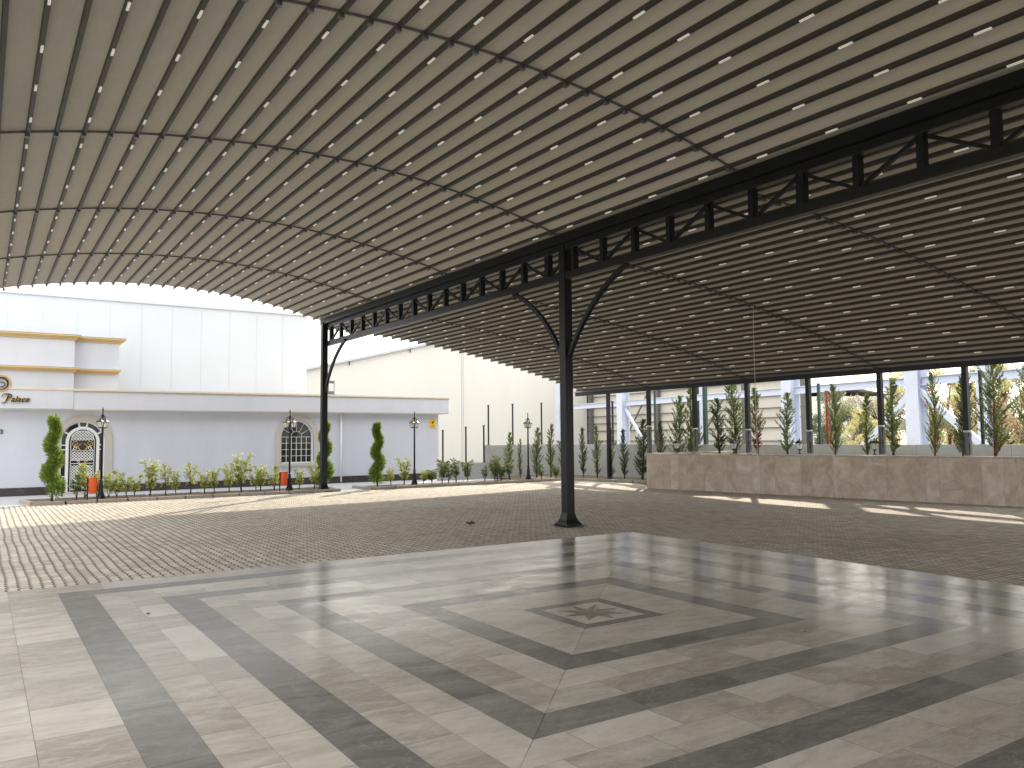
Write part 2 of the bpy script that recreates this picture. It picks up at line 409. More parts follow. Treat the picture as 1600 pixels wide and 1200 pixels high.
# ------------------------------------------------------------------ canopy
XT, Y0, SP, YE, YN = 8.89, 11.6, 4.176, 24.1, -19.5
A_, SG = 4.727, .682
RC = (A_*A_+SG*SG)/2/SG; XC = XT-A_
def zL(x): return 5.267 + sqrt(RC*RC-(x-XC)**2) - (RC-SG)
def zR(x): u = x-XT; return 5.06 - .03*u - .0135*u*u
XB, KB = 19.32, 1.03
def smooth_noise(a, b): return sin(a*1.7+b*2.3)*.5+sin(a*3.1-b*1.3+1)*.3+sin(b*5.1+a)*.2

def vault(name, zf, xa, xb, n, label, bulge, light_k, ylist, group):
    root = empty(name, ((xa+xb)/2, 5, 4)); tag(root, label, 'retractable awning', group)
    off = Vector(root.location)
    def child(mb, nm, mat, par=root):
        o = mb.build(nm, mat, par)
        if par is root: o.location = -off
        return o
    xs = [xb-(xb-xa)*i/n for i in range(n+1)]
    ys = [YN+(YE-YN)*j/44 for j in range(45)]
    fb = MB()
    for i in range(n):
        v = []; m = 6
        for j, y in enumerate(ys):
            for k in range(m+1):
                t = k/m; x = xs[i]+(xs[i+1]-xs[i])*t
                b = bulge*(1-(2*t-1)**2)*(1+.25*smooth_noise(i*1.3, y))
                v.append((x, y, zf(x)+.004+b+.004*smooth_noise(i, y*2.)))
        f = [(j*(m+1)+k, j*(m+1)+k+1, (j+1)*(m+1)+k+1, (j+1)*(m+1)+k) for j in range(len(ys)-1) for k in range(m)]
        fb.add(v, f, True)
    child(fb, 'fabric', M['fabric_shaded' if xa > 5 else 'fabric'])
    # aluminium profiles, one per fold, each running the whole length
    profs = []
    for i, x in enumerate(xs):
        sl_ = (zf(x+.01)-zf(x-.01))/.02; nrm = Vector((-sl_, 0, 1)).normalized(); z = zf(x)
        p = Vector((x, 0, z)) - nrm*.010
        mb = MB().beam((p.x, YN, p.z), (p.x, YE+.06, p.z), .034, (.048 if xa > 5 else .058), up=nrm)
        q = Vector((x,0,z)) - nrm*(.040 if xa > 5 else .041)
        mb.beam((q.x, YN, q.z), (q.x, YE+.05, q.z), .044, .014, up=nrm)
        o = child(mb, 'profile', M['profile']); profs.append((o, x, z, nrm))
    # white light bars on every second profile
    spots = []
    for i, (o, x, z, nrm) in enumerate(profs):
        if i % 2 == light_k and 0 < i < n:
            for y in ylist: spots.append((sqrt(x*x+y*y+9) if y > 1.5 else 99, i, x, y, z, nrm))
    spots.sort(key=lambda s: s[0])
    rest = MB()
    for q, (_, i, x, y, z, nrm) in enumerate(spots):
        p = Vector((x, y, z)) - nrm*.057
        if q < 100:
            mb = MB().beam((p.x, y-.08, p.z), (p.x, y+.08, p.z), (.028 if xa > 5 else .024), .013, up=nrm)
            mb.build('light_bar', M['lightbar'], profs[i][0])
        elif y > 1: rest.beam((p.x, y-.08, p.z), (p.x, y+.08, p.z), (.028 if xa > 5 else .024), .013, up=nrm)
    stuff(child(rest, 'light_bars', M['lightbar']))
    return root, child, xs
def rails(child, zf, xs, ysk, skew=0.):
    x0, x1 = xs[0], xs[-1]
    for y in ysk:
        mb = MB(); f = lambda x: y*(1+skew*(x-x1 if x1 > x0 else x0-x)/abs(x1-x0)*-1) if False else y*(1+skew*abs(x-XT)/abs(x1-x0))
        pts = []
        N = len(xs)-1
        for i in range(N*2+1):
            x = xs[0]+(xs[-1]-xs[0])*i/(N*2); pts.append(Vector((x, f(x), zf(x)-.012)))
        for a, b in zip(pts[:-1], pts[1:]): mb.beam(a, b, .02, .032)
        for x in xs:
            mb.box(x-.026, f(x)-.03, zf(x)-.082, x+.026, f(x)+.03, zf(x)-.049)
        child(mb, 'rail', M['rail'])
lyL = [7.88+1.045*k for k in range(-5, 16)]
root, child, xs = vault('awning_roof', zL, XT-2*A_, XT, 30, 'arched taupe fabric awning overhead on the left, with no shade painted into it', .018, 1, lyL, 'fabric awning vaults')
rails(child, zL, xs, [Y0+SP*k for k in (-3,-2,-1,0,1,2)])
lyR = [9.15+1.085*k for k in range(-8, 14)]
root, child, xs = vault('awning_roof', zR, XT+.12, XB, 32, 'taupe fabric awning with shade painted into its colour, sloping down to the perimeter posts beyond the truss', .035, 0, lyR, 'fabric awning vaults')
rails(child, zR, xs, [Y0+SP*k for k in (-3,-2,-1,0,1,2)], .03)

# steel truss between the awnings
def truss(x, label, ya=-19.4, yb=23.75, cols=(11.6, -.8)):
    r = empty('roof_truss', (x, 5, 4.5)); tag(r, label, 'truss', 'lattice trusses carrying the awnings'); off = Vector((x,5,4.5))
    def ch(mb, nm, mat=M['steel'], bv=0): o = mb.build(nm, mat, r, bevel=bv); o.location = -off; return o
    ch(MB().box(x-.07, ya, 4.47, x+.07, yb, 4.61), 'bottom_chord', bv=.006)
    ch(MB().box(x-.07, ya, 5.02, x+.07, yb, 5.14), 'top_chord', bv=.006)
    g = MB().box(x-.16, ya, 5.141, x-.145, yb+.2, 5.30).box(x-.145, ya, 5.141, x+.13, yb+.2, 5.155).box(x+.13, ya, 5.141, x+.145, yb+.2, 5.30)
    ch(g, 'gutter')
    ch(MB().box(x-.17, ya, 5.352, x+.33, yb+.2, 5.362).box(x+.165, ya, 5.04, x+.175, yb+.2, 5.357), 'leak_cover')  # unseen cover, added to stop light leaking in above the gutter
    k = 0; y = 23.38
    ys = []
    while y > ya+.3: ys.append(y); y -= .805
    for i, y in enumerate(ys):
        if any(abs(y-c) < .1 for c in cols): continue
        w = .042 if (i % 7) else .06
        ch(MB().box(x-.055, y-w, 4.60, x+.055, y+w, 5.03), 'truss_post')
    for i in range(len(ys)-1):
        ya_, yb_ = ys[i], ys[i+1]
        z0, z1 = (4.62, 5.0) if i % 2 == 0 else (5.0, 4.62)
        ch(MB().beam((x, ya_-.03, z0), (x, yb_+.03, z1), .05, .045), 'diagonal')
    return r
truss(XT, 'black lattice truss on the middle posts between the two awnings')

def column(x, y, h, s, label, group, braces=True, first=True, one_side=False):
    r = empty('steel_column', (x, y, 0)); tag(r, label, 'column', group)
    MB().box(-s/2, -s/2, .02, s/2, s/2, h).build('post', M['steel'], r, bevel=.008)
    b = MB().box(-.2,-.2,.0,.2,.2,.02)
    b.build('base_plate', M['steel'], r)
    g = MB()
    for k in range(4):
        prof = [(s/2, .02), (s/2+.095, .02), (s/2+.088,.045), (s/2+.05,.085), (s/2+.022,.14), (s/2+.006,.22), (s/2, .24)]
        for side in (-1,1):
            pass
        a = k*pi/2; c_, s_ = cos(a), sin(a); w = s/2-.002
        v = []
        for t in (-1, 1):
            for rr, z in prof:
                ww = w + (rr-s/2)*.9
                v.append((rr*c_-t*ww*s_, rr*s_+t*ww*c_, z))
        n = len(prof)
        g.add(v, [(i, i+1, n+i+1, n+i) for i in range(n-1)], True)
    g.build('flared_foot', M['steel'], r)
    for bx, by in ((-.165,-.165),(.165,-.165),(.165,.165),(-.165,.165)):
        MB().lathe(bx, by, [(.014,.02),(.014,.04),(.007,.041),(.007,.055)], 6, False).build('bolt', M['rail'], r)
    if braces:
        for sg in ((-1,) if one_side else (-1, 1)):
            pts = []
            for i in range(15):
                t = i/14
                yy = 2*t*(1-t)*.62+t*t*1.62+s/2; zz = (1-t)**2*3.05+2*t*(1-t)*4.08+t*t*4.48
                pts.append((0, sg*yy, zz))
            mb = MB()
            for a, b2 in zip(pts[:-1], pts[1:]): mb.beam(a, b2, .07, .075, up=(1,0,0))
            mb.build('curved_brace', M['steel'], r)
    return r
g_ = 'black steel posts under the truss'
column(XT, Y0, 5.141, .175, 'thick black steel post with two curved braces standing in the middle of the yard', g_)
column(XT-.1, 23.72, 5.20, .175, 'black steel post at the far end of the truss beside the kerb', g_, one_side=True)
column(XT, -.8, 5.0, .175, 'black steel post under the truss behind the viewer', g_)
truss_l = truss(XT-2*A_-.02, 'black lattice truss along the outer left side of the canopy')
column(XT-2*A_-.02, Y0, 5.0, .175, 'black steel post on the outer left side of the canopy', g_)

# perimeter beam and its posts
bm = empty('edge_beam', (XB, 5, 3.2)); tag(bm, 'long dark steel edge beam along the low side of the awning', 'beam')
o = MB().box(XB-.05, YN, 3.17, XB+.06, YE+.5, 3.30).build('beam_body', M['steel'], bm, loc=(-XB,-5,-3.2))
o = MB().box(XB-.09, YN, 3.302, XB+.11, YE+.5, 3.34).build('gutter', M['rail'], bm, loc=(-XB,-5,-3.2))
GP = 'slim dark perimeter posts behind the stone planter'
names = {-1:'slim perimeter post with a wrapped foot, nearest to the right of the picture', 0:'slim perimeter post just right of the third planter lantern from the left',
 1:'slim wrapped perimeter post between the reddish conifer and the yellow far trees', 2:'slim wrapped perimeter post beside the conifer with reddish dead needles',
 3:'slim wrapped perimeter post near the left part of the stone planter', 4:'slim perimeter post at the left end of the stone planter', 5:'slim perimeter post in front of the grey concrete wall, left of the planter'}
for j in range(-1, 6):
    y = 11.94+2.15*j; zb = .95 if j < 4 else 0
    r = empty('perimeter_post', (XB, y, zb)); tag(r, names[j], 'post', GP)
    MB().box(-.06,-.06,0,.06,.06,3.17-zb).build('post_tube', M['steel'], r, bevel=.005)
    if j < 5:
        w = MB(); N = 10; zt = (.95 if j < 4 else 1.9)+random.uniform(-.1,.12); zt = min(zt, 2.0)
        zt = 1.95-zb+random.uniform(-.08,.1) if j == 4 else .78+random.uniform(-.1,.12)
        v = []
        for i in range(9):
            z = .02+zt*i/8
            for k in range(N):
                a = 2*pi*k/N; rr = .076+.010*sin(3*a+i*1.7)+.006*random.random(); v.append((rr*cos(a), rr*sin(a), z))
        w.add(v, [(i*N+k, i*N+(k+1)%N, (i+1)*N+(k+1)%N, (i+1)*N+k) for i in range(8) for k in range(N)], True)
        w.build('plastic_wrap', M['wrap'], r)
        MB().lathe(0,0,[(.085,zt-.01),(.092,zt+.005),(.088,zt+.03),(.065,zt+.035)],10).build('wrap_edge', M['wraptape'], r)
    MB().lathe(0,0,[(.17,0),(.165,.03),(.12,.07),(.09,.13),(.085,.15)],12).build('foot', M['steel'] if j>3 else M['kerb'], r)

# hanging cords
def cord(name, x, y, z1, label):
    pts = [(x+.01*sin(i*.9), y+.01*cos(i*.7), .02+(z1-.02)*i/14) for i in range(15)]
    o = MB().tube([(a-x, b-y, c) for a, b, c in pts], .006, 6).build(name, M['cord']); o.location = (x, y, 0)
    tag(o, label, 'cord', 'pale cords hanging from the low awning')
cord('hanging_cord', 14.25, 11.75, zR(14.25)-.05, 'thin pale cord hanging straight down in front of the stone planter')
cord('hanging_cord', 13.9, 24.0, zR(13.9)-.05, 'thin pale cord hanging at the far end of the low awning near the cream warehouse')

# ------------------------------------------------------------------ banquet building
FY = 28.08
bd = empty('banquet_building', (5, FY, 0)); tag(bd, 'long low white hall with flat fascia, arched door and arched window', 'building')
BO = (-5, -FY, 0)
def bpart(mb, nm, mat, par=bd, bv=0):
    o = mb.build(nm, mat, par, bevel=bv)
    if par is bd: o.location = BO
    return o
def arch_pts(cx, hw, zb, zt, n=20):
    zs = zt-hw; pts = [(cx-hw, zb)]
    pts += [(cx+hw*cos(pi-pi*i/n), zs+hw*sin(pi*i/n)) for i in range(n+1)]
    return pts + [(cx+hw, zb)]
def arch_band(mb, cx, h0, h1, zb, zt0, zt1, y, yt, n=20):
    a = arch_pts(cx, h0, zb, zt0, n); b = arch_pts(cx, h1, zb, zt1, n); m = len(a)
    v = [(x, y, z) for x, z in a]+[(x, y, z) for x, z in b]+[(x, y+yt, z) for x, z in a]+[(x, y+yt, z) for x, z in b]
    f = []
    for i in range(m-1):
        f += [(i, i+1, m+i+1, m+i), (i, 2*m+i, 2*m+i+1, i+1), (m+i, m+i+1, 3*m+i+1, 3*m+i)]
    f += [(0, m, 3*m, 2*m), (m-1, 3*m-1, 4*m-1, 2*m-1)]
    mb.add(v, [tuple(reversed(q)) for q in f]); return mb
# walls: front with a door and a window opening (the front sheet is cut around both arches)
DX, DH, WX, WH = 2.66, .62, 9.43, .60
def front_with_holes(mb, x0, x1, z0, z1, holes, y):
    # vertical strips between holes, fans around arch tops
    cur = x0
    for cx, hw, zb, zt in holes:
        mb.poly([(cur,y,z0),(cx-hw,y,z0),(cx-hw,y,z1),(cur,y,z1)])
        if zb > z0: mb.poly([(cx-hw,y,z0),(cx+hw,y,z0),(cx+hw,y,zb),(cx-hw,y,zb)])
        ap = arch_pts(cx, hw, zb, zt, 20)[1:-1]
        for (xa, za), (xb_, zb_) in zip(ap[:-1], ap[1:]): mb.poly([(xa,y,za),(xb_,y,zb_),(xb_,y,z1),(xa,y,z1)])
        for xx in (cx-hw, cx+hw): mb.poly([(xx,y,zb),(xx,y+.25,zb),(xx,y+.25,zt-hw),(xx,y,zt-hw)])
        for (xa, za), (xb_, zb_) in zip(ap[:-1], ap[1:]): mb.poly([(xa,y,za),(xa,y+.25,za),(xb_,y+.25,zb_),(xb_,y,zb_)])
        if zb > z0: mb.poly([(cx-hw,y,zb),(cx+hw,y,zb),(cx+hw,y+.25,zb),(cx-hw,y+.25,zb)])
        cur = cx+hw
    mb.poly([(cur,y,z0),(x1,y,z0),(x1,y,z1),(cur,y,z1)])
wl = MB(); front_with_holes(wl, -9, 15.12, -.03, 2.9, [(DX, DH, -.02, 2.22), (WX, WH, .74, 2.28)], FY)
wl.poly([(15.12,FY,-.03),(15.12,36,-.03),(15.12,36,2.9),(15.12,FY,2.9)]).poly([(-9,36,-.03),(-9,FY,-.03),(-9,FY,2.9),(-9,36,2.9)])
bpart(wl, 'wall', M['facade'])
bpart(MB().box(-9.2, FY-.30, 2.56, 15.42, 36, 3.13), 'fascia', M['fascia'], bv=.01)
bpart(MB().box(-9.2, FY-.285, 2.535, 15.40, FY+.3, 2.557), 'soffit', M['cream_trim'])
bpart(MB().box(-9.2, FY-.35, 3.132, 15.47, 36, 3.20), 'roof_edge', M['cream_trim'], bv=.008)
for a, b in ((-9, DX-DH-.12), (DX+DH+.12, 15.14)):
    pl = MB(); x = a
    while x < b-.01:
        x1 = min(b, x+1.2); pl.box(x+.003, FY-.03, -.02, x1-.003, FY+.02, .23, random.random()); x = x1
    bpart(pl, 'plinth', M['granite'])
# raised front over the entrance
bpart(MB().box(-9, FY-.33, 2.575, 2.34, 31, 4.70), 'raised_front', M['fascia'], bv=.01)
bpart(MB().box(2.34, FY+.05, 3.202, 3.62, 31, 4.70), 'raised_wing', M['facade'])
def cornice(z0, x1, xm):
    mb = MB()
    for k, (d, h0, h1) in enumerate(((.05,0,.05),(.10,.05,.09),(.15,.09,.14))):
        mb.box(-9.1, FY-.33-d, z0+h0, xm+d, FY+1, z0+h1-.001); mb.box(xm+d+.001, FY+.05-d, z0+h0, x1+d, FY+1, z0+h1-.001)
    bpart(mb, 'cornice', M['cornice'])
cornice(4.70, 3.66, 2.34); cornice(3.70, 3.52, 2.34)
bpart(MB().box(-9.2, FY-.50, 4.842, 2.51, 31, 4.87).box(2.511, FY-.12, 4.842, 3.83, 31, 4.87), 'coping', M['fascia'])
bpart(MB().box(-9.2, FY-.49, 3.842, 2.50, FY-.331, 3.86).box(2.501, FY-.11, 3.842, 3.70, FY+.049, 3.86), 'ledge', M['fascia'])
# door
dr = empty('entrance_door', (DX, FY, 0)); dr.parent = bd; dr.location = (DX-5, 0, 0); 
dr.name = 'door'
def dpart(mb, nm, mat): return mb.build(nm, mat, dr, loc=(-DX, -FY, 0))
dpart(arch_band(MB(), DX, .62, .83, -.01, 2.22, 2.43, FY-.035, .06), 'door_surround', M['warmstone'])
yd = FY+.09
dpart(MB().poly([(x, yd+.06, z) for x, z in arch_pts(DX, .61, 0, 2.21)]), 'door_glass', M['glass'])
fr = MB(); arch_band(fr, DX, .575, .618, 0, 2.175, 2.218, yd-.03, .06); arch_band(fr, DX, .38, .465, 0, 1.96, 2.05, yd-.045, .07)
for t in (78, 102, 30, 150): 
    a = radians(t); zc = 2.2-.61
    fr.beam((DX+.455*cos(a), yd, zc+.455*sin(a)), (DX+.59*cos(a), yd, zc+.59*sin(a)), .05, .035, up=(0,1,0))
for z in (.5, 1.32, 1.46):
    for sg in (-1,1): fr.box(DX+sg*.52-.062, yd-.028, z, DX+sg*.52+.062, yd+.02, z+.035)
dpart(fr, 'door_frame', M['doorwhite'])
la = MB(); zc = 1.96-.38
def inside(x, z): return abs(x-DX) < .37 and (z < zc or (x-DX)**2+(z-zc)**2 < .36**2)
def lattice(z0, z1):
    st = .086
    for d in (1, -1):
        k = -40
        while k < 40:
            c = k*st; run = None; N = 60
            for i in range(N+1):
                z = z0+(z1-z0)*i/N; x = DX+c+d*(z-z0)
                ok = inside(x, z) and abs(x-DX) < .30
                if ok and run is None: run = (x, z)
                if (not ok or i == N) and run is not None:
                    px = (x, z)
                    if abs(px[1]-run[1]) > .03: la.beam((run[0], yd-.012+.004*d, run[1]), (px[0], yd-.012+.004*d, px[1]), .020, .008, up=(0,1,0))
                    run = None
            k += 1
lattice(1.62, 1.92); lattice(1.05, 1.27); lattice(.12, .85)
for z in (1.03, 1.29, 1.0, .90, .1): la.box(DX-.33, yd-.03, z, DX+.33, yd-.01, z+.018)
arch_band(la, DX, .315, .33, .05, 1.90, 1.915, yd-.03, .02)
la.box(DX-.008, yd-.03, .1, DX+.008, yd-.01, .9)
dpart(la, 'lattice', M['doorwhite'])
sc_ = MB()
def spiral(cx, cz, r0, turns, sg, a0, n=26):
    return [(cx+sg*(r0*(1-i/n*.85))*cos(a0+turns*2*pi*i/n), yd-.03, cz+(r0*(1-i/n*.85))*sin(a0+turns*2*pi*i/n)) for i in range(n+1)]
for sg in (-1, 1):
    sc_.tube(spiral(DX+sg*.19, 1.52, .10, 1.3, sg, -1.6), .011, 6)
    sc_.tube([(DX+sg*(.03+.10*sin(t*pi)), yd-.03, 1.30+.22*t) for t in [i/10 for i in range(11)]], .012, 6)
dpart(sc_, 'gold_scroll', M['gold'])
sw = MB()
for sg in (-1, 1):
    sw.tube(spiral(DX+sg*.22, 1.38, .075, 1.2, sg, 1.2), .009, 6)
    sw.tube([(DX+sg*(.05+.24*t), yd-.028, 1.30+.12*sin(t*pi)) for t in [i/10 for i in range(11)]], .009, 6)
    sw.tube(spiral(DX+sg*.10, .96, .045, 1.2, sg, 0), .007, 6)
dpart(sw, 'white_scroll', M['doorwhite'])
dpart(MB().tube([(DX+.06, yd-.06, .75), (DX+.06, yd-.075, .82), (DX+.06, yd-.075, 1.0), (DX+.06, yd-.06, 1.07)], .012, 8), 'door_handle', M['gold'])
dpart(MB().box(DX-.9, FY-.35, -.02, DX+.9, FY-.03, .05), 'door_step', M['warmstone'])
# window
wn = empty('window', (0,0,0)); wn.parent = bd; wn.location = (WX-5, 0, 0)
def wpart(mb, nm, mat): return mb.build(nm, mat, wn, loc=(-WX, -FY, 0))
wpart(arch_band(MB(), WX, .60, .80, .74, 2.28, 2.48, FY-.035, .06), 'window_surround', M['warmstone'])
yw = FY+.12
wpart(MB().poly([(x, yw+.03, z) for x, z in arch_pts(WX, .59, .75, 2.27)]), 'pane', M['glass'])
wf = MB(); arch_band(wf, WX, .545, .598, .745, 2.225, 2.278, yw-.03, .05)
wf.box(WX-.56, yw-.03, .745, WX+.56, yw+.02, .79)
for i in range(1, 6): wf.box(WX-.545+i*.1817-.008, yw-.02, .79, WX-.545+i*.1817+.008, yw+.01, 1.68)
for z in (1.01, 1.235, 1.46, 1.68): wf.box(WX-.545, yw-.018, z-.008, WX+.545, yw+.008, z+.008)
for t in (30, 60, 90, 120, 150):
    a = radians(t); wf.beam((WX+.2*cos(a), yw, 1.68+.2*sin(a)), (WX+.55*cos(a), yw, 1.68+.55*sin(a)), .014, .02, up=(0,1,0))
wf.tube([(WX+.2*cos(pi*i/14), yw, 1.68+.2*sin(pi*i/14)) for i in range(15)], .008, 6)
wpart(wf, 'window_frame', M['doorwhite'])
wpart(MB().box(WX-.84, FY-.08, .66, WX+.84, FY-.002, .738), 'sill', M['warmstone'])

# sign on the raised front
YS = FY-.34
sg = empty('wall_sign', (.95, YS, 2.8)); tag(sg, 'black and gold script sign reading Palace on the white raised front', 'sign')
def text_mesh(txt, size, ext, shear, name, mat, parent, loc, offset=0.):
    cu = D2.curves.new('t', 'FONT'); cu.body = txt; cu.size = size; cu.extrude = ext; cu.shear = shear; cu.offset = offset
    t = D2.objects.new('t', cu); COL.objects.link(t)
    dg = bpy.context.evaluated_depsgraph_get(); dg.update()
    me = D2.meshes.new_from_object(t.evaluated_get(dg)); D2.objects.remove(t)
    me.materials.clear(); me.materials.append(mat)
    o = D2.objects.new(name, me); COL.objects.link(o); o.parent = parent; o.location = loc; o.rotation_euler = (pi/2,0,0)
    return o
text_mesh('alace', .235, .010, .32, 'lettering', M['black'], sg, (-.235, -.035, -.03), .003)
text_mesh('alace', .235, .008, .32, 'gold_lettering', M['gold'], sg, (-.247, -.010, -.022), .004)
ps = MB(); pg = MB()
def stroke(mb, pts, w, y):
    # calligraphic ribbon: pts (x, z, width factor)
    v = []; n = len(pts)
    for i, (x, z, k) in enumerate(pts):
        x0, z0 = pts[max(0,i-1)][:2]; x1, z1 = pts[min(n-1,i+1)][:2]
        d = Vector((x1-x0, z1-z0)).normalized(); nx, nz = -d.y*w*k, d.x*w*k
        v += [(x+nx, y, z+nz), (x-nx, y, z-nz), (x+nx, y+.02, z+nz), (x-nx, y+.02, z-nz)]
    f = []
    for i in range(n-1):
        a = i*4; b = a+4; f += [(a,a+1,b+1,b), (a,b,b+2,a+2), (a+1,a+3,b+3,b+1), (a+2,b+2,b+3,a+3)]
    mb.add(v, f)
P1 = [(-.36,.16,.3),(-.33,.19,.8),(-.27,.20,1.),(-.22,.17,1.1),(-.22,.12,1.),(-.26,.08,.8),(-.31,.07,.4)]
P2 = [(-.28,.18,.5),(-.31,.10,1.1),(-.335,.02,1.1),(-.36,-.04,.7),(-.41,-.07,.5),(-.46,-.05,.4)]
P3 = [(-.46,.10,.4),(-.44,.17,.6),(-.38,.205,.7),(-.32,.20,.6)]
for P_ in (P1, P2, P3): stroke(ps, P_, .017, -.045)
for P_ in (P1, P2): stroke(pg, [(a-.012, b+.006, c) for a, b, c in P_], .02, -.018)
ps.build('capital_letter', M['black'], sg); pg.build('gold_capital_letter', M['gold'], sg)
em = MB(); em2 = MB()
for rr, ww, mb in ((.21,.022,em2),(.17,.016,em)):
    stroke(mb, [(-.49+rr*cos(a)*1.02, .50+rr*sin(a), 1+.5*sin(a+.6)) for a in [2*pi*i/40 for i in range(41)]], ww, -.045 if mb is em else -.03)
stroke(em, [(-.49+.10*cos(a), .47+.07*sin(a), .9) for a in [-1.8+3.9*i/20 for i in range(21)]], .014, -.045)
em.build('emblem_ring', M['black'], sg); em2.build('gold_emblem_ring', M['gold'], sg)
npl = empty('number_plate', (.40, FY-.02, 1.90)); tag(npl, 'small black plate with a pale mark on the white wall at the far left', 'plate')
MB().box(-.12,-.012,-.06,.15,.01,.06).build('plate', M['black'], npl)
stroke_m = MB(); stroke(stroke_m, [(.07,.02,1),(.10,.03,1),(.12,.01,1),(.09,-.01,1),(.07,-.03,1),(.12,-.035,1)], .006, -.018); stroke_m.build('digit', M['doorwhite'], npl)
ys_ = empty('yellow_sign', (14.85, FY-.02, 2.16)); tag(ys_, 'small yellow sign with black pictogram near the right end of the hall', 'sign')
MB().box(-.12,-.012,-.17,.12,.01,.17).build('sign_board', M['yellow'], ys_)
pm = MB().beam((-.05,-.016,.05),(.05,-.016,.09),.04,.06,up=(0,1,0)).beam((-.01,-.016,.06),(-.01,-.016,.0),.012,.02,up=(0,1,0)).beam((-.04,-.016,.0),(.03,-.016,.0),.012,.014,up=(0,1,0))
for z in (-.07,-.10,-.13): pm.box(-.08,-.015,z,.08,-.0125,z+.008)
pm.build('pictogram', M['black'], ys_)
dp = MB().tube([(0,0,0),(0,0,2.5)], .035, 10).build('downpipe', M['doorwhite']); dp.location = (11.05, FY-.06, .03); tag(dp, 'slim white downpipe on the hall wall right of the arched window', 'downpipe')
rv = empty('rooftop_unit', (11.35, 30, 3.2)); tag(rv, 'small grey box unit on the hall roof behind the far post', 'rooftop unit')
MB().box(-.16,-.2,0,.12,.2,.66).build('unit_body', M['girt'], rv, bevel=.01); MB().box(.16,-.25,0,.95,.3,.14).build('unit_duct', M['clad_seam'], rv); MB().box(-.12,-.215,.25,.08,-.202,.55).build('unit_grille', M['clad'], rv)

# big white clad block behind
bw = empty('clad_hall', (2, 32, 0)); tag(bw, 'tall plain white clad hall rising behind the low building', 'building')
def seg(mb, nm, mat, p=bw, off=(-2,-32,0)): return mb.build(nm, mat, p, loc=off)
seg(MB().box(-14, 32, 0, 11.1, 60, 6.66), 'wall', M['clad'])
sm = MB(); x = -13
while x < 11: sm.box(x, 31.993, 3., x+.012, 31.999, 6.6); x += 1.05
seg(sm, 'panel_seams', M['clad_seam'])
seg(MB().box(-14.05, 31.93, 6.662, 11.16, 60, 6.76), 'roof_trim', M['clad'])
seg(MB().box(-14, 31.95, 3.45, 11.12, 31.998, 3.53), 'base_trim', M['clad'])

# cream gabled warehouse
wh = empty('cream_warehouse', (26, 45, 0)); tag(wh, 'big cream gabled warehouse with one dark vertical joint behind the fence posts', 'building')
mb = MB(); a, c, b = (11, 4.49), (26, 8.12), (36.3, 5.65)
mb.poly([(a[0],45,0),(b[0],45,0),(b[0],45,b[1]),(c[0],45,c[1]),(a[0],45,a[1])])
mb.poly([(b[0],45,0),(b[0],90,0),(b[0],90,b[1]),(b[0],45,b[1])]).poly([(a[0],90,0),(a[0],45,0),(a[0],45,a[1]),(a[0],90,a[1])])
mb.build('wall', M['cream_clad'], wh, loc=(-26,-45,0))
MB().poly([(a[0]-.2,44.8,a[1]+.02),(c[0],44.8,c[1]+.07),(c[0],90,c[1]+.07),(a[0]-.2,90,a[1]+.02)]).poly([(c[0],44.8,c[1]+.07),(b[0]+.2,44.8,b[1]+.02),(b[0]+.2,90,b[1]+.02),(c[0],90,c[1]+.07)]).build('roof', M['roofsheet'], wh, loc=(-26,-45,0))
t = MB(); t.beam((a[0]-.2,44.8,a[1]),(c[0],44.8,c[1]+.05),.06,.14).beam((c[0],44.8,c[1]+.05),(b[0]+.2,44.8,b[1]),.06,.14); t.build('verge_trim', M['clad_seam'], wh, loc=(-26,-45,0))
MB().box(25.92,44.97,0,25.95,44.995,8.0).build('joint', M['clad_seam'], wh, loc=(-26,-45,0))
t = MB(); x = 11.6
while x < 36:
    h = 4.4+(x-11)*.242 if x < 26 else 8.0-(x-26)*.24
    t.box(x, 44.996, 0, x+.01, 44.999, h-.1); x += 2.0
t.build('sheet_ribs', M['roofsheet'], wh, loc=(-26,-45,0))
t = MB()
for x in (18.2, 22.2): t.tube([(x,44.9,4.6+(x-11.5)*.242),(x,44.9,4.35+(x-11.5)*.242)], .04, 6)
t.build('verge_bracket', M['girt'], wh, loc=(-26,-45,0))

# ------------------------------------------------------------------ boundary walls, kerbs, planter
cw = empty('boundary_wall', (18, 27, 0)); tag(cw, 'grey concrete boundary wall turning the corner behind the slim conifers', 'wall')
mb = MB()
mb.box(16.68, 27, -.04, 21.45, 27.2, 1.30); cw_o = mb.build('back_length', M['concrete'], cw, loc=(-18,-27,0), bevel=.01)
mb = MB(); A_w, B_w = Vector((20.3, 27.0)), Vector((23.6, 3.4)); dw = (B_w-A_w).normalized(); nw = Vector((-dw.y, dw.x))
L_w = (B_w-A_w).length+14
def wq(s, o, z): p = A_w+dw*s+nw*o; return (p.x, p.y, z)
s = 0
k = 0
while s < L_w:
    s1 = min(L_w, s+2.4); zt = 1.29+(.0 if k % 2 else .004)
    v = [wq(s+.004,0,-.04),wq(s1-.004,0,-.04),wq(s1-.004,.2,-.04),wq(s+.004,.2,-.04)]; v += [(x,y,zt) for x,y,_ in v]
    mb.add(v, [(0,3,2,1),(4,5,6,7),(0,1,5,4),(1,2,6,5),(2,3,7,6),(3,0,4,7)]); s = s1; k += 1
mb.build('side_length', M['concrete'], cw, loc=(-18,-27,0))
lw = MB().box(-1.05,-.0,-.04,1.05,.2,.62).build('low_wall', M['concrete'], bevel=.01); lw.location = (15.62, 27.02, 0); tag(lw, 'low pale concrete wall between the hall corner and the taller wall', 'wall')

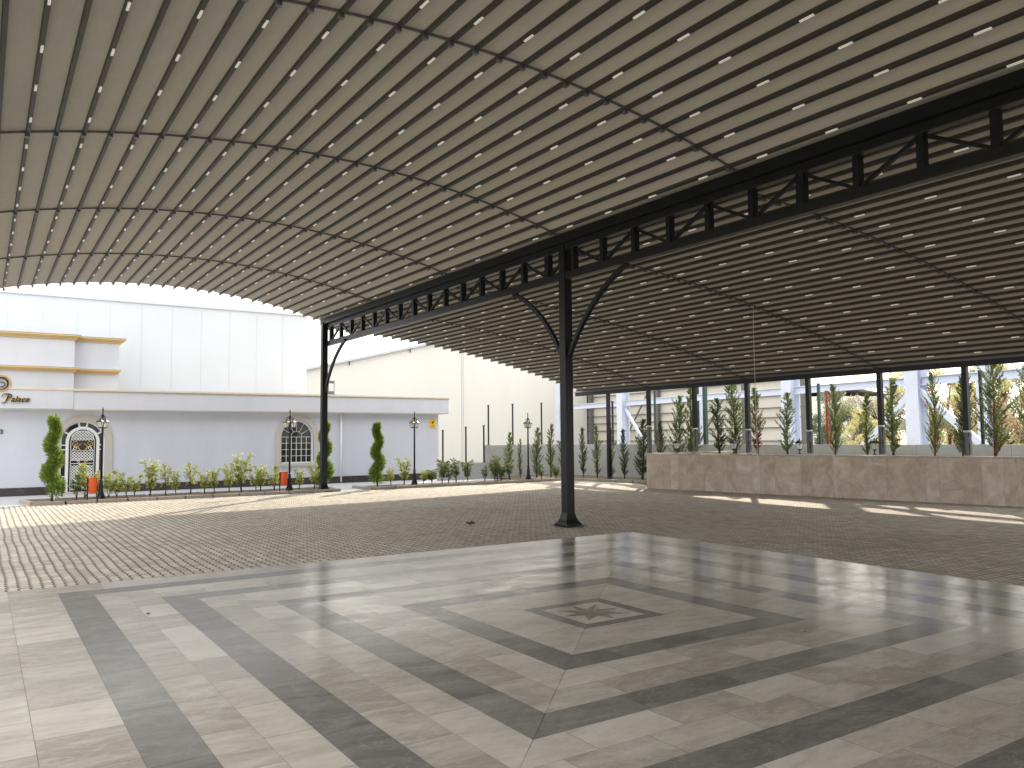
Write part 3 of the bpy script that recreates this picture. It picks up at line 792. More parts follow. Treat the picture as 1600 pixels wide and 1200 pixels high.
PG = 'dark fence posts standing along the boundary walls'
posts = [(14.78,.62,1.87,'short dark green fence post nearest the yellow sign'),(15.8,.62,2.0,'short dark fence post, middle one on the low wall'),(16.62,.62,2.06,'short dark fence post where the low wall meets the tall wall'),
 (16.84,1.30,2.86,'tall dark fence post at the left end of the tall concrete wall'),(18.0,1.30,2.93,'tall dark fence post left of the fourth street lamp'),(19.44,1.30,3.0,'tall dark fence post right of the fourth street lamp')]
def fpost(x, y, z0, z1, label, mat, w=.03, cat='fence post'):
    r = empty('fence_post', (x, y, z0)); tag(r, label, cat, PG)
    MB().box(-w,-w,0,w,w,z1-z0).build('upright', mat, r); MB().box(-w-.01,-w-.01,z1-z0,w+.01,w+.01,z1-z0+.03).build('cap', mat, r)
    MB().box(-.07,-.07,0,.07,.07,.012).build('foot_plate', mat, r)
for x, z0, z1, lb in posts: fpost(x, 27.1, z0, z1, lb, M['steel'], .024)
for x, y, z1, m_, w, lb in [(20.72,24.11,2.96,'steel',.03,'dark fence post behind the post left of the planter'),(21.02,22.04,3.26,'postgreen',.03,'green fence post left of the planter corner with pale top'),
  (21.33,19.83,3.42,'postgreen',.06,'thick teal green post beside a wrapped perimeter post'),(21.95,15.65,3.19,'postgreen',.035,'dark green post left of the red post'),(22.0,15.40,2.94,'postred',.032,'rust red fence post'),
  (22.25,13.41,3.22,'postgreen',.03,'green fence post beside a slim conifer and the braced steel column'),(22.6,11.06,3.28,'steel',.035,'dark fence post right of the nearest wrapped post')]:
    fpost(x+.02, y, 1.30, z1, lb, M[m_], w)

def kerb(name, pts, label, w=.12, h=.075):
    mb = MB(); 
    for (xa, ya), (xb_, yb_) in zip(pts[:-1], pts[1:]):
        L = sqrt((xb_-xa)**2+(yb_-ya)**2); n = max(1, round(L/.75)); 
        for i in range(n):
            t0, t1 = i/n+.003, (i+1)/n-.003; p = Vector((xa+(xb_-xa)*t0, ya+(yb_-ya)*t0, h/2-.02)); q = Vector((xa+(xb_-xa)*t1, ya+(yb_-ya)*t1, h/2-.02+random.uniform(-.002,.002)))
            mb.beam(p, q, w, h+.04)
    o = mb.build(name, M['kerb'], bevel=.008); tag(o, label, 'kerb', 'concrete kerbs edging the planting strips'); return o
kerb('kerb', [(1.15,23.55),(8.4,23.55),(9.25,23.62),(9.35,24.9),(.95,24.9),(1.15,23.62)], 'concrete kerb around the left planting strip in front of the door')
kerb('kerb', [(10.25,24.9),(10.35,23.62),(18.2,23.80),(19.25,20.4),(19.6,18.75)], 'concrete kerb around the right planting strip up to the stone planter')
def bed(name, pts, z=.05):
    o = MB().poly([(x,y,z) for x,y in pts]).build(name, M['soil']); stuff(o); return o
bed('bed_soil', [(1.2,23.62),(9.25,23.68),(9.3,24.84),(1.0,24.84)]); bed('bed_soil', [(10.3,23.68),(18.15,23.86),(19.2,20.5),(19.6,18.9),(21.1,18.9),(20.28,26.95),(16.8,26.95),(16.6,24.9),(10.3,24.86)])

pw = empty('stone_planter', (18.3, 12.7, 0)); tag(pw, 'long raised planter clad in beige brown stone slabs on the right', 'planter')
PTS = [(17.36,18.6),(18.32,12.7),(18.98,8.6),(19.15,6.5),(19.3,-6.)]
mb = MB(); cp = MB(); bk = MB()
for (xa, ya), (xb_, yb_) in zip(PTS[:-1], PTS[1:]):
    a = Vector((xa,ya)); b = Vector((xb_,yb_)); L = (b-a).length; d = (b-a)/L; s = 0
    while s < L-.01:
        s1 = min(L, s+random.choice((.45,.6,.9,.75,.3))); 
        if L-s1 < .15: s1 = L
        p, q = a+d*(s+.0015), a+d*(s1-.0015); t_ = random.random()
        mb.poly([(p.x,p.y,-.02),(q.x,q.y,-.02),(q.x,q.y,1.03),(p.x,p.y,1.03)][::-1], .35+.3*t_); s = s1
    n = Vector((-d.y, d.x)) if (-d.y) > 0 else Vector((d.y, -d.x))
    for i in range(int(L/1.1)+1):
        s0 = L*i/(int(L/1.1)+1)+.002; s1 = L*(i+1)/(int(L/1.1)+1)-.002
        p, q = a+d*s0, a+d*s1
        v = [(*(p-n*.025),1.032),(*(q-n*.025),1.032),(*(q+n*.24),1.032),(*(p+n*.24),1.032)]; v += [(x,y,1.075) for x,y,_ in v]
        cp.add(v, [(0,3,2,1),(4,5,6,7),(0,1,5,4),(1,2,6,5),(2,3,7,6),(3,0,4,7)], False, random.random())
    v = [(*(a+n*.004),-.02),(*(b+n*.004),-.02),(*(b+n*.2),-.02),(*(a+n*.2),-.02)]; v += [(x,y,1.031) for x,y,_ in v]
    bk.add(v, [(0,3,2,1),(4,5,6,7),(0,1,5,4),(1,2,6,5),(2,3,7,6),(3,0,4,7)])
# end return towards the wall
mb.poly([(17.36,18.6,-.02),(21.2,18.72,-.02),(21.2,18.72,1.03),(17.36,18.6,1.03)], .4)
cp.box(17.36,18.45,1.032,21.2,18.62,1.075,.5)
o = mb.build('cladding', M['travertine'], pw, loc=(-18.3,-12.7,0)); 
cp.build('coping', M['travertine'], pw, loc=(-18.3,-12.7,0)); bk.build('core', M['grout'], pw, loc=(-18.3,-12.7,0))
bed('planter_soil', [(17.5,18.5),(18.45,12.7),(19.1,8.6),(19.4,-6),(24.5,-6),(21.3,18.6)], .96)

# ------------------------------------------------------------------ plants
def leaf(mb_v, mb_f, p, d, L, w, rnd):
    d = d.normalized(); s = d.cross(Vector((rnd.uniform(-1,1), rnd.uniform(-1,1), rnd.uniform(-1,1))))
    if s.length < .01: s = Vector((1,0,0))
    s.normalize(); b = len(mb_v)
    mb_v += [tuple(p), tuple(p+d*L*.5+s*w), tuple(p+d*L), tuple(p+d*L*.5-s*w)]; mb_f.append((b, b+1, b+2, b+3))
def rv_(r): 
    while True:
        v = Vector((r.uniform(-1,1), r.uniform(-1,1), r.uniform(-1,1)))
        if .05 < v.length < 1: return v

def conifer(seed, h, w, lf, bark, dead=0.):
    """slim young conifer with upswept sprays, about h tall and w wide; returns (foliage mb, trunk mb, dead mb)"""
    r = random.Random(seed); V = []; Fc = []; V2 = []; F2 = []; tr = MB()
    lean = Vector((r.uniform(-.03,.03), r.uniform(-.03,.03), 0))
    def ax(z): return Vector((lean.x*z+.02*sin(z*2+seed), lean.y*z+.02*cos(z*1.7+seed), z))
    tr.tube([ax(h*i/10) for i in range(11)], [.028*(1-i/10.5)+.004 for i in range(11)], 6)
    nb = int(h*58)
    for i in range(nb):
        t = (i+r.random())/nb; z = .12*h*.6+t*h*.93
        if r.random() < .13: continue
        a0 = r.uniform(0, 2*pi)
        prof = (1-t)**.5*(.38+.5*min(1, t*2.4)) + .06
        clump = .55+.75*abs(sin(z*3.3+seed*1.3+a0*.5))*r.uniform(.5,1.3)
        L = w*.5*prof*clump*r.uniform(.6,1.15)
        a = a0; base = ax(z-L*.5 if z > L*.5 else z)
        tip = base + Vector((cos(a)*L, sin(a)*L, L*r.uniform(.9,1.7)))
        tr.tube([base, base.lerp(tip,.5)+Vector((0,0,-.01)), tip], [.004,.003,.0015], 3, False)
        isdead = dead > 0 and r.random() < dead*(1.6-2.*t)
        vv, ff = (V2, F2) if isdead else (V, Fc)
        nl = int(18+L*110)
        for k in range(nl):
            u = (k+.5)/nl; p = base.lerp(tip, .15+.85*u)+rv_(r)*.035*(1.2-u)
            d = (tip-base).normalized()*.9+rv_(r)*.9+Vector((0,0,.35))
            leaf(vv, ff, p, d, r.uniform(.035,.075), r.uniform(.006,.012), r)
    for k in range(40):
        p = ax(h*r.uniform(.92,1.0)); leaf(V, Fc, p, Vector((r.uniform(-.5,.5), r.uniform(-.5,.5), 1)), .09, .01, r)
    f = MB(); f.v = V; f.f = Fc; f.sm = [False]*len(Fc); f.t = [None]*len(Fc); f.mi = [0]*len(Fc)
    g = MB(); g.v = V2; g.f = F2; g.sm = [False]*len(F2); g.t = [None]*len(F2); g.mi = [0]*len(F2)
    return f, tr, g
def make_conifer(seed, h, w, lf, bark, dead=0):
    f, tr, g = conifer(seed, h, w, lf, bark, dead)
    r = empty('conifer_tree'); f.build('foliage', lf, r); tr.build('trunk', bark, r)
    if g.f: g.build('dead_foliage', M['lf_dead'], r)
    return r
protoC = [make_conifer(1, 2.0, .62, M['lf_con_dark'], M['wood_dark']), make_conifer(2, 2.0, .75, M['lf_con'], M['wood_dark']),
          make_conifer(3, 2.0, .66, M['lf_con_dark'], M['wood_dark']), make_conifer(4, 2.0, .50, M['lf_con'], M['wood_dark']),
          make_conifer(5, 2.0, .55, M['lf_con'], M['bark_red'], .75), make_conifer(6, 2.0, .95, M['lf_con'], M['bark_red'], .12)]
CG = 'slim young conifers along the boundary wall'
trees = [ # x, y, base z, top z, kind, width scale, label
 (16.75,25.5,.05,1.75,1,.9,'slim conifer just left of the fourth street lamp'),
 (17.25,25.5,.05,1.5,3,.8,'thin conifer right behind the fourth street lamp'),
 (17.9,25.3,.05,1.92,1,1.,'leafy slim conifer right of the fourth street lamp'),
 (18.5,25.2,.05,2.04,3,1.,'tall thin conifer halfway between fourth lamp and middle post'),
 (18.95,25.0,.05,1.96,2,.9,'dark conifer just left of the thick middle post'),
 (19.61,24.6,.05,1.91,0,.8,'dark sparse conifer just right of the thick middle post'),
 (19.68,23.85,.05,1.97,3,1.,'thin conifer second right of the thick middle post'),
 (19.85,23.2,.05,1.89,3,.9,'faint thin conifer behind the perimeter post left of the planter'),
 (19.83,22.45,.05,1.83,0,.9,'dark conifer between the two perimeter posts left of the planter'),
 (19.92,21.55,.05,2.17,2,1.35,'dense dark conifer touching the left end of the stone planter'),
 (20.01,20.75,.05,2.09,2,.9,'conifer peeking over the left corner of the stone planter'),
 (20.11,19.93,.05,2.91,1,1.1,'airy conifer behind the planter left of the first lantern'),
 (20.16,19.35,.05,3.37,3,1.4,'tall yellowish conifer leaning on the second wrapped post'),
 (20.29,18.27,.96,2.79,2,1.3,'dense green conifer left of the second planter lantern'),
 (20.36,17.64,.96,3.39,1,1.2,'tall light green conifer right of the second planter lantern'),
 (20.45,16.86,.96,3.06,4,1.1,'conifer with reddish brown dead needles low on its trunk'),
 (20.56,15.82,.96,2.85,1,1.1,'green conifer left of the third planter lantern'),
 (20.73,14.29,.96,3.0,5,.8,'thin conifer with bare lower trunk before the yellow bush'),
 (20.83,13.31,.96,2.69,3,1.2,'pale thin conifer beside the fourth planter lantern'),
 (20.91,12.61,.96,3.07,3,1.3,'slim conifer right of the wrapped post by the braced column'),
 (21.03,11.53,.96,3.15,5,.7,'conifer with red brown trunk in front of the braced steel column'),
 (21.1,10.80,.96,3.08,2,1.1,'conifer just left of the nearest wrapped post'),
 (21.19,10.05,.96,3.42,5,1.1,'widest and tallest conifer near the right edge'),
 (21.3,9.28,.96,3.2,5,.9,'dark conifer cut off by the right edge')]
usedp = set()
for x, y, z0, z1, kd, wsc, lb in trees:
    p = protoC[kd]
    if kd in usedp: o = copy_tree(p)
    else: o = p; usedp.add(kd)
    k = (z1-z0)/2.0; o.location = (x, y, z0); o.scale = (wsc*min(k,1.15), wsc*min(k,1.15), k); o.rotation_euler = (0,0,random.uniform(0,6.28)); tag(o, lb, 'tree', CG)
# ivy-like low weeds in the planter
def shrub(seed, h, w, dense, lfsz=.055):
    r = random.Random(seed); V = []; Fc = []; st = MB()
    for i in range(r.randint(3,5)):
        a = r.uniform(0, 2*pi); sp = r.uniform(.1,.5)*w; hh = h*r.uniform(.65,1.)
        pts = [Vector((cos(a)*sp*(t**1.3), sin(a)*sp*(t**1.3), hh*t))+Vector((r.uniform(-.015,.015), r.uniform(-.015,.015), 0)) for t in (0,.25,.5,.75,1)]
        st.tube(pts, [.009,.008,.006,.004,.002], 4, False)
        for j in range(int(16*dense)):
            t = r.uniform(.28,1); k = min(3, int(t*4)); b = pts[k].lerp(pts[k+1], t*4-k)
            d = Vector((cos(a+r.uniform(-2,2)), sin(a+r.uniform(-2,2)), r.uniform(.1,.8))).normalized()*r.uniform(.05,.15)
            tip = b+d; st.tube([b, tip], [.003,.0015], 3, False)
            for q in range(r.randint(3,7)):
                p = b.lerp(tip, r.uniform(.3,1.1))+rv_(r)*.03
                leaf(V, Fc, p, rv_(r)+Vector((0,0,.3)), lfsz*r.uniform(.7,1.4), lfsz*.32*r.uniform(.7,1.2), r)
    f = MB(); f.v = V; f.f = Fc; f.sm = [False]*len(Fc); f.t = [None]*len(Fc); f.mi = [0]*len(Fc)
    return f, st
protoS = []
for k, (h, w, dn, mt) in enumerate([(.8,.35,1.4,'lf_shrub'),(.8,.45,2.2,'lf_shrub'),(.8,.25,1.0,'lf_shrub'),(.8,.4,1.6,'lf_shrub2'),(.8,.5,2.4,'lf_shrub2')]):
    f, st = shrub(20+k, h, w, dn); r = empty('rose_shrub'); f.build('foliage', M[mt], r); st.build('stems', M['wood_dark'], r); protoS.append(r)
bs_ = [(2.15,.70,3),(2.42,1.03,1),(2.65,.63,0),(2.98,.74,1),(3.15,.84,1),(3.38,.61,2),(3.6,.69,1),(4.0,.98,0),(4.45,.98,2),(4.68,.65,0),(5.11,1.0,2),(5.46,.66,0),(5.79,.71,0),(6.19,.83,0),(6.52,1.1,0),(6.9,.78,1),(7.09,.77,0),(7.47,.85,1),
 (8.3,.63,0),(8.72,.82,0),(11.38,.58,0),(11.76,.89,0),(12.5,.48,0),(12.85,.5,4),(13.15,.82,4),(13.51,.63,3),(13.89,.84,3),(14.33,.75,4),(14.99,.59,3),(15.28,.77,4),(15.53,.92,3),(15.74,.53,4),(16.12,.84,3),(17.3,.5,3),(18.0,.45,4)]
SG_ = 'leafy rose shrubs in the planting strips'
where = ['nearest the spiral topiary by the door','in front of the arched door','left of the first orange bin','right of the first street lamp']
marks = [(1.54,'the leftmost topiary'),(2.69,'the first street lamp'),(7.66,'the second orange bin'),(8.96,'the topiary behind the far post'),(10.68,'the free standing topiary'),(12.22,'the third street lamp'),(16.88,'the fourth street lamp')]
cnt = {}
used = set()
for i, (x, h, kd) in enumerate(bs_):
    p = protoS[kd]
    if kd in used: o = copy_tree(p)
    else: o = p; used.add(kd)
    k = h/.8; o.location = (x+random.uniform(-.03,.03), 24.35+random.uniform(-.22,.25), .05); o.scale = (max(.85,k), max(.85,k), k*.97); o.rotation_euler = (0,0,random.uniform(0,6.28))
    m_ = min(marks, key=lambda q: abs(q[0]-x)); side = 'right' if x > m_[0] else 'left'
    cnt[(m_, side)] = cnt.get((m_, side), []); cnt[(m_, side)].append((abs(x-m_[0]), o, h, kd))
ordn = ['nearest','second','third','fourth','fifth','sixth','seventh','eighth','ninth','tenth','eleventh']
for (m_, side), lst in cnt.items():
    lst.sort(key=lambda q: q[0])
    for n, (_, o, h, kd) in enumerate(lst):
        sz = 'tall' if h > .9 else 'low' if h < .65 else 'medium'
        dn = {0:'loose yellow green',1:'full yellow green',2:'thin spindly',3:'open dull',4:'dense dull'}[kd]
        tag(o, f'{sz} {dn} shrub, {ordn[n]} to the {side} of {m_[1]}', 'shrub', SG_)

# spiral topiaries
def topiary(seed, h=2.05):
    r = random.Random(seed); V = []; Fc = []; tr = MB()
    tr.tube([(0,0,0),(.01,0,h*.5),(0,.01,h*.97)], [.03,.022,.008], 7)
    n = 340; turns = 2.6
    for i in range(n):
        t = i/n; z = .22+t*(h-.30); R_ = .12*(1-t)**.6+.02; a = seed*1.1+t*turns*2*pi
        c = Vector((cos(a)*R_*.78, sin(a)*R_*.78, z)); rad = (.175+.03*sin(i*1.7))*(1-t*.5)
        for k in range(30):
            v = rv_(r); p = c+v*rad; out = Vector((p.x, p.y, 0)); d = out*2.2+v*.6+Vector((0,0,.5))
            leaf(V, Fc, p, d, r.uniform(.05,.12), r.uniform(.007,.012), r)
    f = MB(); f.v = V; f.f = Fc; f.sm = [False]*len(Fc); f.t = [None]*len(Fc); f.mi = [0]*len(Fc)
    e = empty('spiral_topiary'); f.build('foliage', M['lf_spiral'], e); tr.build('trunk', M['wood_dark'], e); return e
for x, y, hs, rz, lb in [(1.60,24.1,1.09,0.,'bright green spiral clipped topiary at the left end of the strip by the arched door'),(8.99,24.15,1.04,2.1,'green spiral clipped topiary directly behind the far steel post'),(10.72,24.05,1.02,4.4,'green spiral clipped topiary standing alone right of the gap in the kerb')]:
    o = topiary(3+x); o.location = (x, y, .03); o.scale = (hs*.95,hs*.95,hs); o.rotation_euler = (0,0,rz); tag(o, lb, 'topiary', 'spiral clipped evergreens')

# ------------------------------------------------------------------ lamps and bins
def lantern(mbp, r, x, z, s=1., y=0.):
    l = MB().lathe(x, y, [(.030*s, z), (.060*s, z+.02*s), (.036*s,z+.0)], 4) if False else MB()
    fr = MB(); g = MB()
    g.lathe(x, y, [(.052*s, z+.012*s), (.092*s, z+.155*s)], 4, False, pi/4)
    fr.lathe(x, y, [(.03*s, z-.02*s), (.056*s, z), (.056*s, z+.011*s)], 4, False, pi/4)
    fr.lathe(x, y, [(.118*s, z+.156*s), (.118*s, z+.17*s), (.06*s, z+.215*s), (.02*s, z+.235*s), (.012*s, z+.27*s), (.004*s,z+.285*s)], 4, False, pi/4)
    for k in range(4):
        a = k*pi/2+pi/4; fr.beam((x+.054*s*cos(a), y+.054*s*sin(a), z+.01*s), (x+.094*s*cos(a), y+.094*s*sin(a), z+.157*s), .008*s, .008*s)
    o = fr.build('lantern', M['black'], r); g.build('glass', M['lglass'], o); return o
def street_lamp():
    r = empty('street_lamp')
    MB().lathe(0,0,[(.115,0),(.115,.05),(.095,.07),(.10,.10),(.085,.13),(.062,.20),(.052,.30),(.060,.33),(.060,.36),(.045,.39),(.038,.46),(.046,.49),(.046,.51),(.030,.54)], 14).build('base', M['black'], r)
    MB().lathe(0,0,[(.030,.54),(.026,2.05),(.036,2.06),(.036,2.08),(.024,2.10),(.022,2.22),(.040,2.24),(.04,2.26),(.018,2.29),(.014,2.38),(.022,2.40),(.018,2.43),(.003,2.49)], 12).build('pole', M['black'], r)
    for s in (-1, 1):
        pts = [(s*(.02+.16*t), 0, 2.13+.09*sin(t*pi)) for t in [i/8 for i in range(9)]]
        m_ = MB().tube([(0,0,2.06)]+[(s*.16*t, 0, 2.06-.02*sin(t*pi)) for t in (.3,.6,1)], .009, 6)
        m_.tube([(s*(.13+.04*cos(a)), 0, 2.20+.04*sin(a)) for a in [i*.5 for i in range(11)]], .006, 5); m_.tube([(s*.02,0,2.18),(s*.07,0,2.24),(s*.12,0,2.22)], .007, 5)
        m_.build('arm', M['black'], r)
        lantern(None, r, s*.15, 1.925, .95)
    return r
lp = street_lamp(); LG = 'black two armed street lamps'
for i, (x, y, rz, lb) in enumerate([(2.74,24.08,1.05,'black street lamp standing in front of the arched door beside the first orange bin'),(7.86,24.1,.5,'black two armed street lamp in front of the arched window beside the second orange bin'),
      (12.22,24.4,.55,'black two armed street lamp below the yellow sign'),(16.88,24.4,.5,'black two armed street lamp in front of the tall concrete wall')]):
    o = lp if i == 0 else copy_tree(lp); o.location = (x, y, .03); o.rotation_euler = (0,0,rz); tag(o, lb, 'street lamp', LG)
def pl_lamp(x, y, lb):
    r = empty('planter_lantern', (x, y, 1.075)); tag(r, lb, 'lantern', 'small lanterns on top of the stone planter')
    MB().lathe(0,0,[(.05,0),(.05,.012),(.016,.03),(.016,.10),(.03,.115)],10).build('stem', M['black'], r); lantern(None, r, 0, .125, 1.08)
for x, y, lb in [(18.12,18.04,'unlit lantern nearest the left end of the stone planter'),(18.45,16.06,'pale glass lantern on the planter below the light green conifer'),(18.80,14.05,'lantern on the planter left of the third wrapped post'),(19.12,12.03,'lantern on the planter just left of the wrapped post by the braced column')]:
    pl_lamp(x, y, lb)
def bin_(x, y, lb):
    r = empty('litter_bin', (x, y, .04)); tag(r, lb, 'litter bin', 'orange litter bins on posts')
    MB().tube([(-.11,0,0),(-.11,0,.58)], .018, 8).build('post', M['black'], r)
    v = []; n = 14
    for z, k in ((.17,.86),(.19,.92),(.56,1.),(.575,1.)):
        for i in range(n):
            a = 2*pi*i/n; c_, s_ = cos(a), sin(a)
            v.append(((abs(c_)**.6)*(1 if c_ > 0 else -1)*.105*k+.015, (abs(s_)**.6)*(1 if s_ > 0 else -1)*.09*k, z))
    f = [(j*n+i, j*n+(i+1)%n, (j+1)*n+(i+1)%n, (j+1)*n+i) for j in range(3) for i in range(n)]+[tuple(range(n))[::-1]]
    MB().add(v, f, True).build('bucket', M['orange'], r); MB().lathe(.015,0,[(.115,.56),(.115,.585),(.10,.586),(.10,.57)],14).build('rim', M['orange'], r)
    MB().box(-.13,-.02,.33,-.08,.02,.36).box(-.13,-.02,.50,-.08,.02,.53).build('bracket', M['black'], r)
bin_(2.52, 24.02, 'orange litter bin left of the street lamp by the arched door'); bin_(7.66, 24.05, 'orange litter bin left of the lamp by the arched window')

o = MB(); r_ = random.Random(3); V = []; Fc = []
for k in range(14): leaf(V, Fc, Vector((r_.uniform(-.05,.05), r_.uniform(-.04,.04), .01)), Vector((r_.uniform(-1,1), r_.uniform(-1,1), r_.uniform(0,.5))), .07, .02, r_)
o.v = V; o.f = Fc; o.sm = [False]*len(Fc); o.t = [None]*len(Fc); o.mi = [0]*len(Fc)
o = o.build('fallen_leaves', M['black']); o.location = (7.62,12.93,-.005); tag(o, 'small dark clump of dead leaves lying on the pavers left of the middle post', 'debris')

# ------------------------------------------------------------------ steel skeleton and shed beyond the wall
C2, DD = Vector((27.06, 20.58)), Vector((.14, .99)).normalized(); NN = Vector((DD.y, -DD.x))
def fp(s, off=0, z=0): p = C2+DD*s+NN*off; return (p.x, p.y, z)
sk = empty('steel_skeleton', fp(0)); tag(sk, 'pale blue steel skeleton of an unfinished hall behind the boundary wall', 'building frame'); SO = tuple(-a for a in fp(0))
def spart(mb, nm, mat=M['lilac']): return mb.build(nm, mat, sk, loc=SO)
def hcol(s, off, h, w=.42, nm='column'):
    mb = MB(); p = Vector(fp(s, off)); d3 = Vector((DD.x, DD.y, 0)); n3 = Vector((NN.x, NN.y, 0))
    mb.beam(p+d3*w/2, p+d3*w/2+Vector((0,0,h)), .03, w, up=n3) if False else None
    def b(o1, o2, a1, a2):
        v = [p+d3*o1+n3*a1, p+d3*o2+n3*a1, p+d3*o2+n3*a2, p+d3*o1+n3*a2]; v = [tuple(q) for q in v]; v += [(x,y,h) for x,y,_ in v]
        mb.add(v, [(0,3,2,1),(4,5,6,7),(0,1,5,4),(1,2,6,5),(2,3,7,6),(3,0,4,7)])
    b(-w/2, w/2, -w/2, -w/2+.03); b(-w/2, w/2, w/2-.03, w/2); b(-.02, .02, -w/2+.03, w/2-.03)
    return spart(mb, nm)
for s, off in ((12.1,0),(0,0),(-5.7,0),(-12.5,0),(-19,0),(19,0),(-4.7,5),(-6.7,9),(12.8,6),(6.2,6)): hcol(s, off, 10.4 if off == 0 else 9.4, .5 if off == 0 else .36)
def hb(s0, s1, z, off=0, hgt=.26, w=.2):
    mb = MB(); a = fp(s0, off, z); b = fp(s1, off, z); mb.beam((a[0],a[1],z+hgt/2),(b[0],b[1],z+hgt/2),w,.03).beam((a[0],a[1],z-hgt/2),(b[0],b[1],z-hgt/2),w,.03).beam(a,b,.025,hgt-.03); return spart(mb, 'beam')
for s0, s1 in ((18.8,12.35),(11.85,.25),(-.25,-5.45),(-5.95,-12.3),(-12.7,-18.8)):
    hb(s0, s1, 3.37); 
for s0, s1 in ((19,12.35),(11.85,.25),(-.25,-5.45),(-5.95,-12.3),(-12.7,-18.8)):
    hb(s0, s1, 7.3, hgt=.3); hb(s0, s1, 8.3, hgt=.25); hb(s0, s1, 9.9, hgt=.5)  # unseen upper beams, with the high braces, added to cut sunlight into strips
def br(s0, z0, s1, z1, w=.22, off=0): spart(MB().beam(fp(s0,off,z0), fp(s1,off,z1), w*.7, w), 'brace')
br(-5.6, 3.05, -2.1, -.05); br(-5.8, 3.05, -9.4, .0); br(-5.55, 3.5, -2.4, 7.0); br(-5.85, 3.5, -9.0, 7.0)
br(11.9, 3.1, 9.2, .3, .14); br(.3, 7.4, 5.9, 9.5); br(5.9, 9.5, 11.8, 7.4); br(-.3,7.4,-2.9,9.5); br(-6,7.4,-9,9.5); br(-9,9.5,-12.2,7.4)
# shed with exposed girts
sh = empty('cladded_shed', fp(14, 6)); tag(sh, 'cream sheet walled shed with dark horizontal girts behind the steel skeleton', 'building'); HO = tuple(-a for a in fp(14,6))
mb = MB(); s = 4.8
while s < 34: 
    a = fp(s,6); b = fp(s+1.0,6); mb.poly([(a[0],a[1],0),(b[0],b[1],0),(b[0],b[1],6.2),(a[0],a[1],6.2)], random.random()); s += 1.0
e0 = fp(4.8,6); e1 = (fp(4.8,6)[0]*1.5, fp(4.8,6)[1]*1.52, 0); mb.poly([(e0[0],e0[1],0),(e1[0],e1[1],0),(e1[0],e1[1],6.2),(e0[0],e0[1],6.2)])
mb.build('wall', M['girt_clad'], sh, loc=HO)
for z in (.5,1.3,1.98,2.5,3.0,3.6,4.4,5.2): MB().beam(fp(4.8,5.93,z), fp(34,5.93,z), .08, .045).build('girt', M['girt'], sh, loc=HO)
for s in (5.0,9.2,13.2,17.,21.,25.): 
    a = fp(s,5.8); MB().box(a[0]-.1,a[1]-.1,0,a[0]+.1,a[1]+.1,6.1).build('shed_post', M['girt'], sh, loc=HO)
for s0, s1 in ((9.4,13.),(17.2,20.8)):
    MB().beam(fp(s0,5.75,5.2), fp(s1,5.75,1.2), .08, .08).build('shed_brace', M['girt'], sh, loc=HO)
MB().beam(fp(4.7,5.9,6.25), fp(34,5.9,6.25), .3, .12).build('roof_edge', M['roofsheet'], sh, loc=HO)
# far pale sheds
for (x, y, rz, L, h, lb) in [(62,50,-.5,26,5.6,'long pale roofed shed in the distance behind the yellow bush'),(70,14,-.2,22,6.8,'pale roofed shed in the distance at the right edge')]:
    r = empty('distant_shed', (x, y, 0), rz); tag(r, lb, 'building')
    MB().box(-5,-L/2,0,5,L/2,h-1).build('wall', M['roofsheet'], r)
    MB().poly([(-5.02,-L/2-.01,h-.99),(-5.02,L/2+.01,h-.99),(0,L/2+.01,h),(0,-L/2-.01,h)]).poly([(0,-L/2-.3,h),(0,L/2+.3,h),(5.4,L/2+.3,h-1),(5.4,-L/2-.3,h-1)]).build('roof', M['cream_clad'], r)
    for yy in (-L/4,0,L/4): MB().box(-5.04,yy-1.2,0,-5.005,yy+1.2,3.2).build('door', M['girt'], r)

# far trees
def bigtree(seed, h, w, nleaf, size):
    r = random.Random(seed); V = []; Fc = []; tr = MB()
    tr.tube([(0,0,0),(.05,.03,h*.3),(-.04,.02,h*.6),(0,0,h*.9)], [.13,.10,.06,.015], 7)
    cl = []
    for i in range(22):
        t = r.uniform(.22,.98); a = r.uniform(0,2*pi); R_ = w*.5*sqrt(max(.05,1-(2*t-1.05)**2))*r.uniform(.25,1.)
        c = Vector((cos(a)*R_, sin(a)*R_, h*t)); cl.append((c, r.uniform(.16,.34)*w*.6))
        tr.tube([(0,0,h*t*.6), tuple(c*.6+Vector((0,0,h*t*.3))), tuple(c)], [.05,.03,.01], 4, False)
    for k in range(nleaf):
        c, rad = r.choice(cl); v = rv_(r); v = v*(rad*(.6+.4*r.random())); p = c+v
        leaf(V, Fc, p, rv_(r), size*r.uniform(.6,1.5), size*.35, r)
    f = MB(); f.v = V; f.f = Fc; f.sm = [False]*len(Fc); f.t = [None]*len(Fc); f.mi = [0]*len(Fc); return f, tr
FT = {}
def far_tree(kind, x, y, h, wsc, lb):
    h = h*.82
    if kind not in FT:
        seed, mt, n = {'yellow':(31,'lf_yel',7000),'orange':(32,'lf_org',5500),'green':(33,'lf_grn',7500),'bare':(34,'lf_brn',5000)}[kind]
        f, tr = bigtree(seed, 5, 4, n, .12); r = empty('autumn_tree'); f.build('crown', M[mt], r); tr.build('trunk', M['wood_dark'], r); FT[kind] = r; o = r
    else: o = copy_tree(FT[kind])
    o.location = (x, y, 0); o.scale = (wsc, wsc, h/5); o.rotation_euler = (0,0,random.uniform(0,6.28)); tag(o, lb, 'tree', 'autumn trees beyond the boundary wall')
def atpx(px, dist):
    # azimuth helper: bearing (degrees) from the yard origin -> plan position
    a = radians(px); return sin(a)*dist, cos(a)*dist
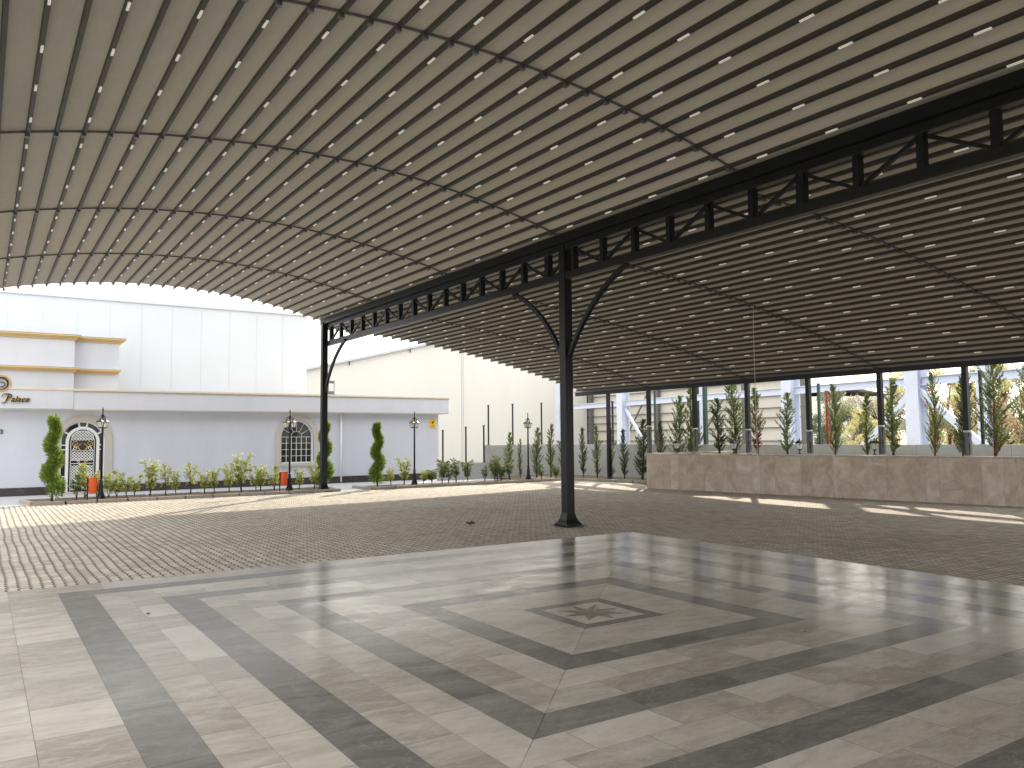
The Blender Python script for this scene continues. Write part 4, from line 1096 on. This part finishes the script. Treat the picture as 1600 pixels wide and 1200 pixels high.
FARB = [ # bearing from +Y, distance, height, width, kind, label
 (55.2,50,5.2,.9,'green','green far tree right of the rust red post'),
 (56.6,56,5.0,1.0,'bare','thin brownish far tree behind the yellow bush'),
 (57.0,43,3.3,.55,'yellow','low bright yellow bush right of the rust red post'),
 (58.2,54,5.2,1.,'bare','thin brownish far tree left of the wrapped post by the braced column'),
 (57.9,40,2.6,.5,'yellow','small yellow bush beside the fourth planter lantern'),
 (60.2,60,8.6,1.2,'yellow','tall yellow far tree behind the braced steel column'),
 (60.9,44,4.0,.6,'green','dark green far bush under the left brace of the steel column'),
 (62.1,46,5.4,.7,'orange','orange far tree between the two braces'),
 (63.0,48,5.2,.8,'yellow','yellow far tree right of the braced steel column'),
 (64.2,50,6.4,.9,'green','green far tree left of the nearest wrapped post'),
 (65.2,52,6.6,.9,'yellow','yellow far tree behind the nearest wrapped post'),
 (65.9,46,4.2,.6,'orange','low orange far tree right of the nearest wrapped post'),
 (66.8,54,6.4,1.,'green','green far tree behind the widest conifer'),
 (67.7,58,6.8,1.1,'bare','pale thin far tree near the right edge'),
 (68.4,46,3.4,.6,'orange','low orange bush at the right edge'),
 (69.3,50,6.2,1.,'green','green far tree cut off by the right edge')]
for bq, ds, h, ws, kd, lb in FARB:
    x, y = atpx(bq, ds); far_tree(kd, x, y, h, ws, lb)

for k, (x, y) in enumerate([(3.1,8.9),(1.35,8.1),(6.3,12.6),(5.2,13.4),(9.9,14.2),(12.6,9.8),(5.6,4.2)]):
    r_ = random.Random(50+k); V = []; Fc = []
    for q in range(2): leaf(V, Fc, Vector((0,0,.006)), Vector((r_.uniform(-1,1), r_.uniform(-1,1), .15)), .035, .011, r_)
    m_ = MB(); m_.v = V; m_.f = Fc; m_.sm = [False]*2; m_.t = [None]*2; m_.mi = [0]*2
    o = m_.build('fallen_leaf', M['wood_dark']); o.location = (x, y, 0 if y < 10 and x < 9 else -.01)
    tag(o, 'tiny curled dry leaf lying alone on the open floor of the yard', 'leaf', 'tiny dry leaves scattered on the floor')
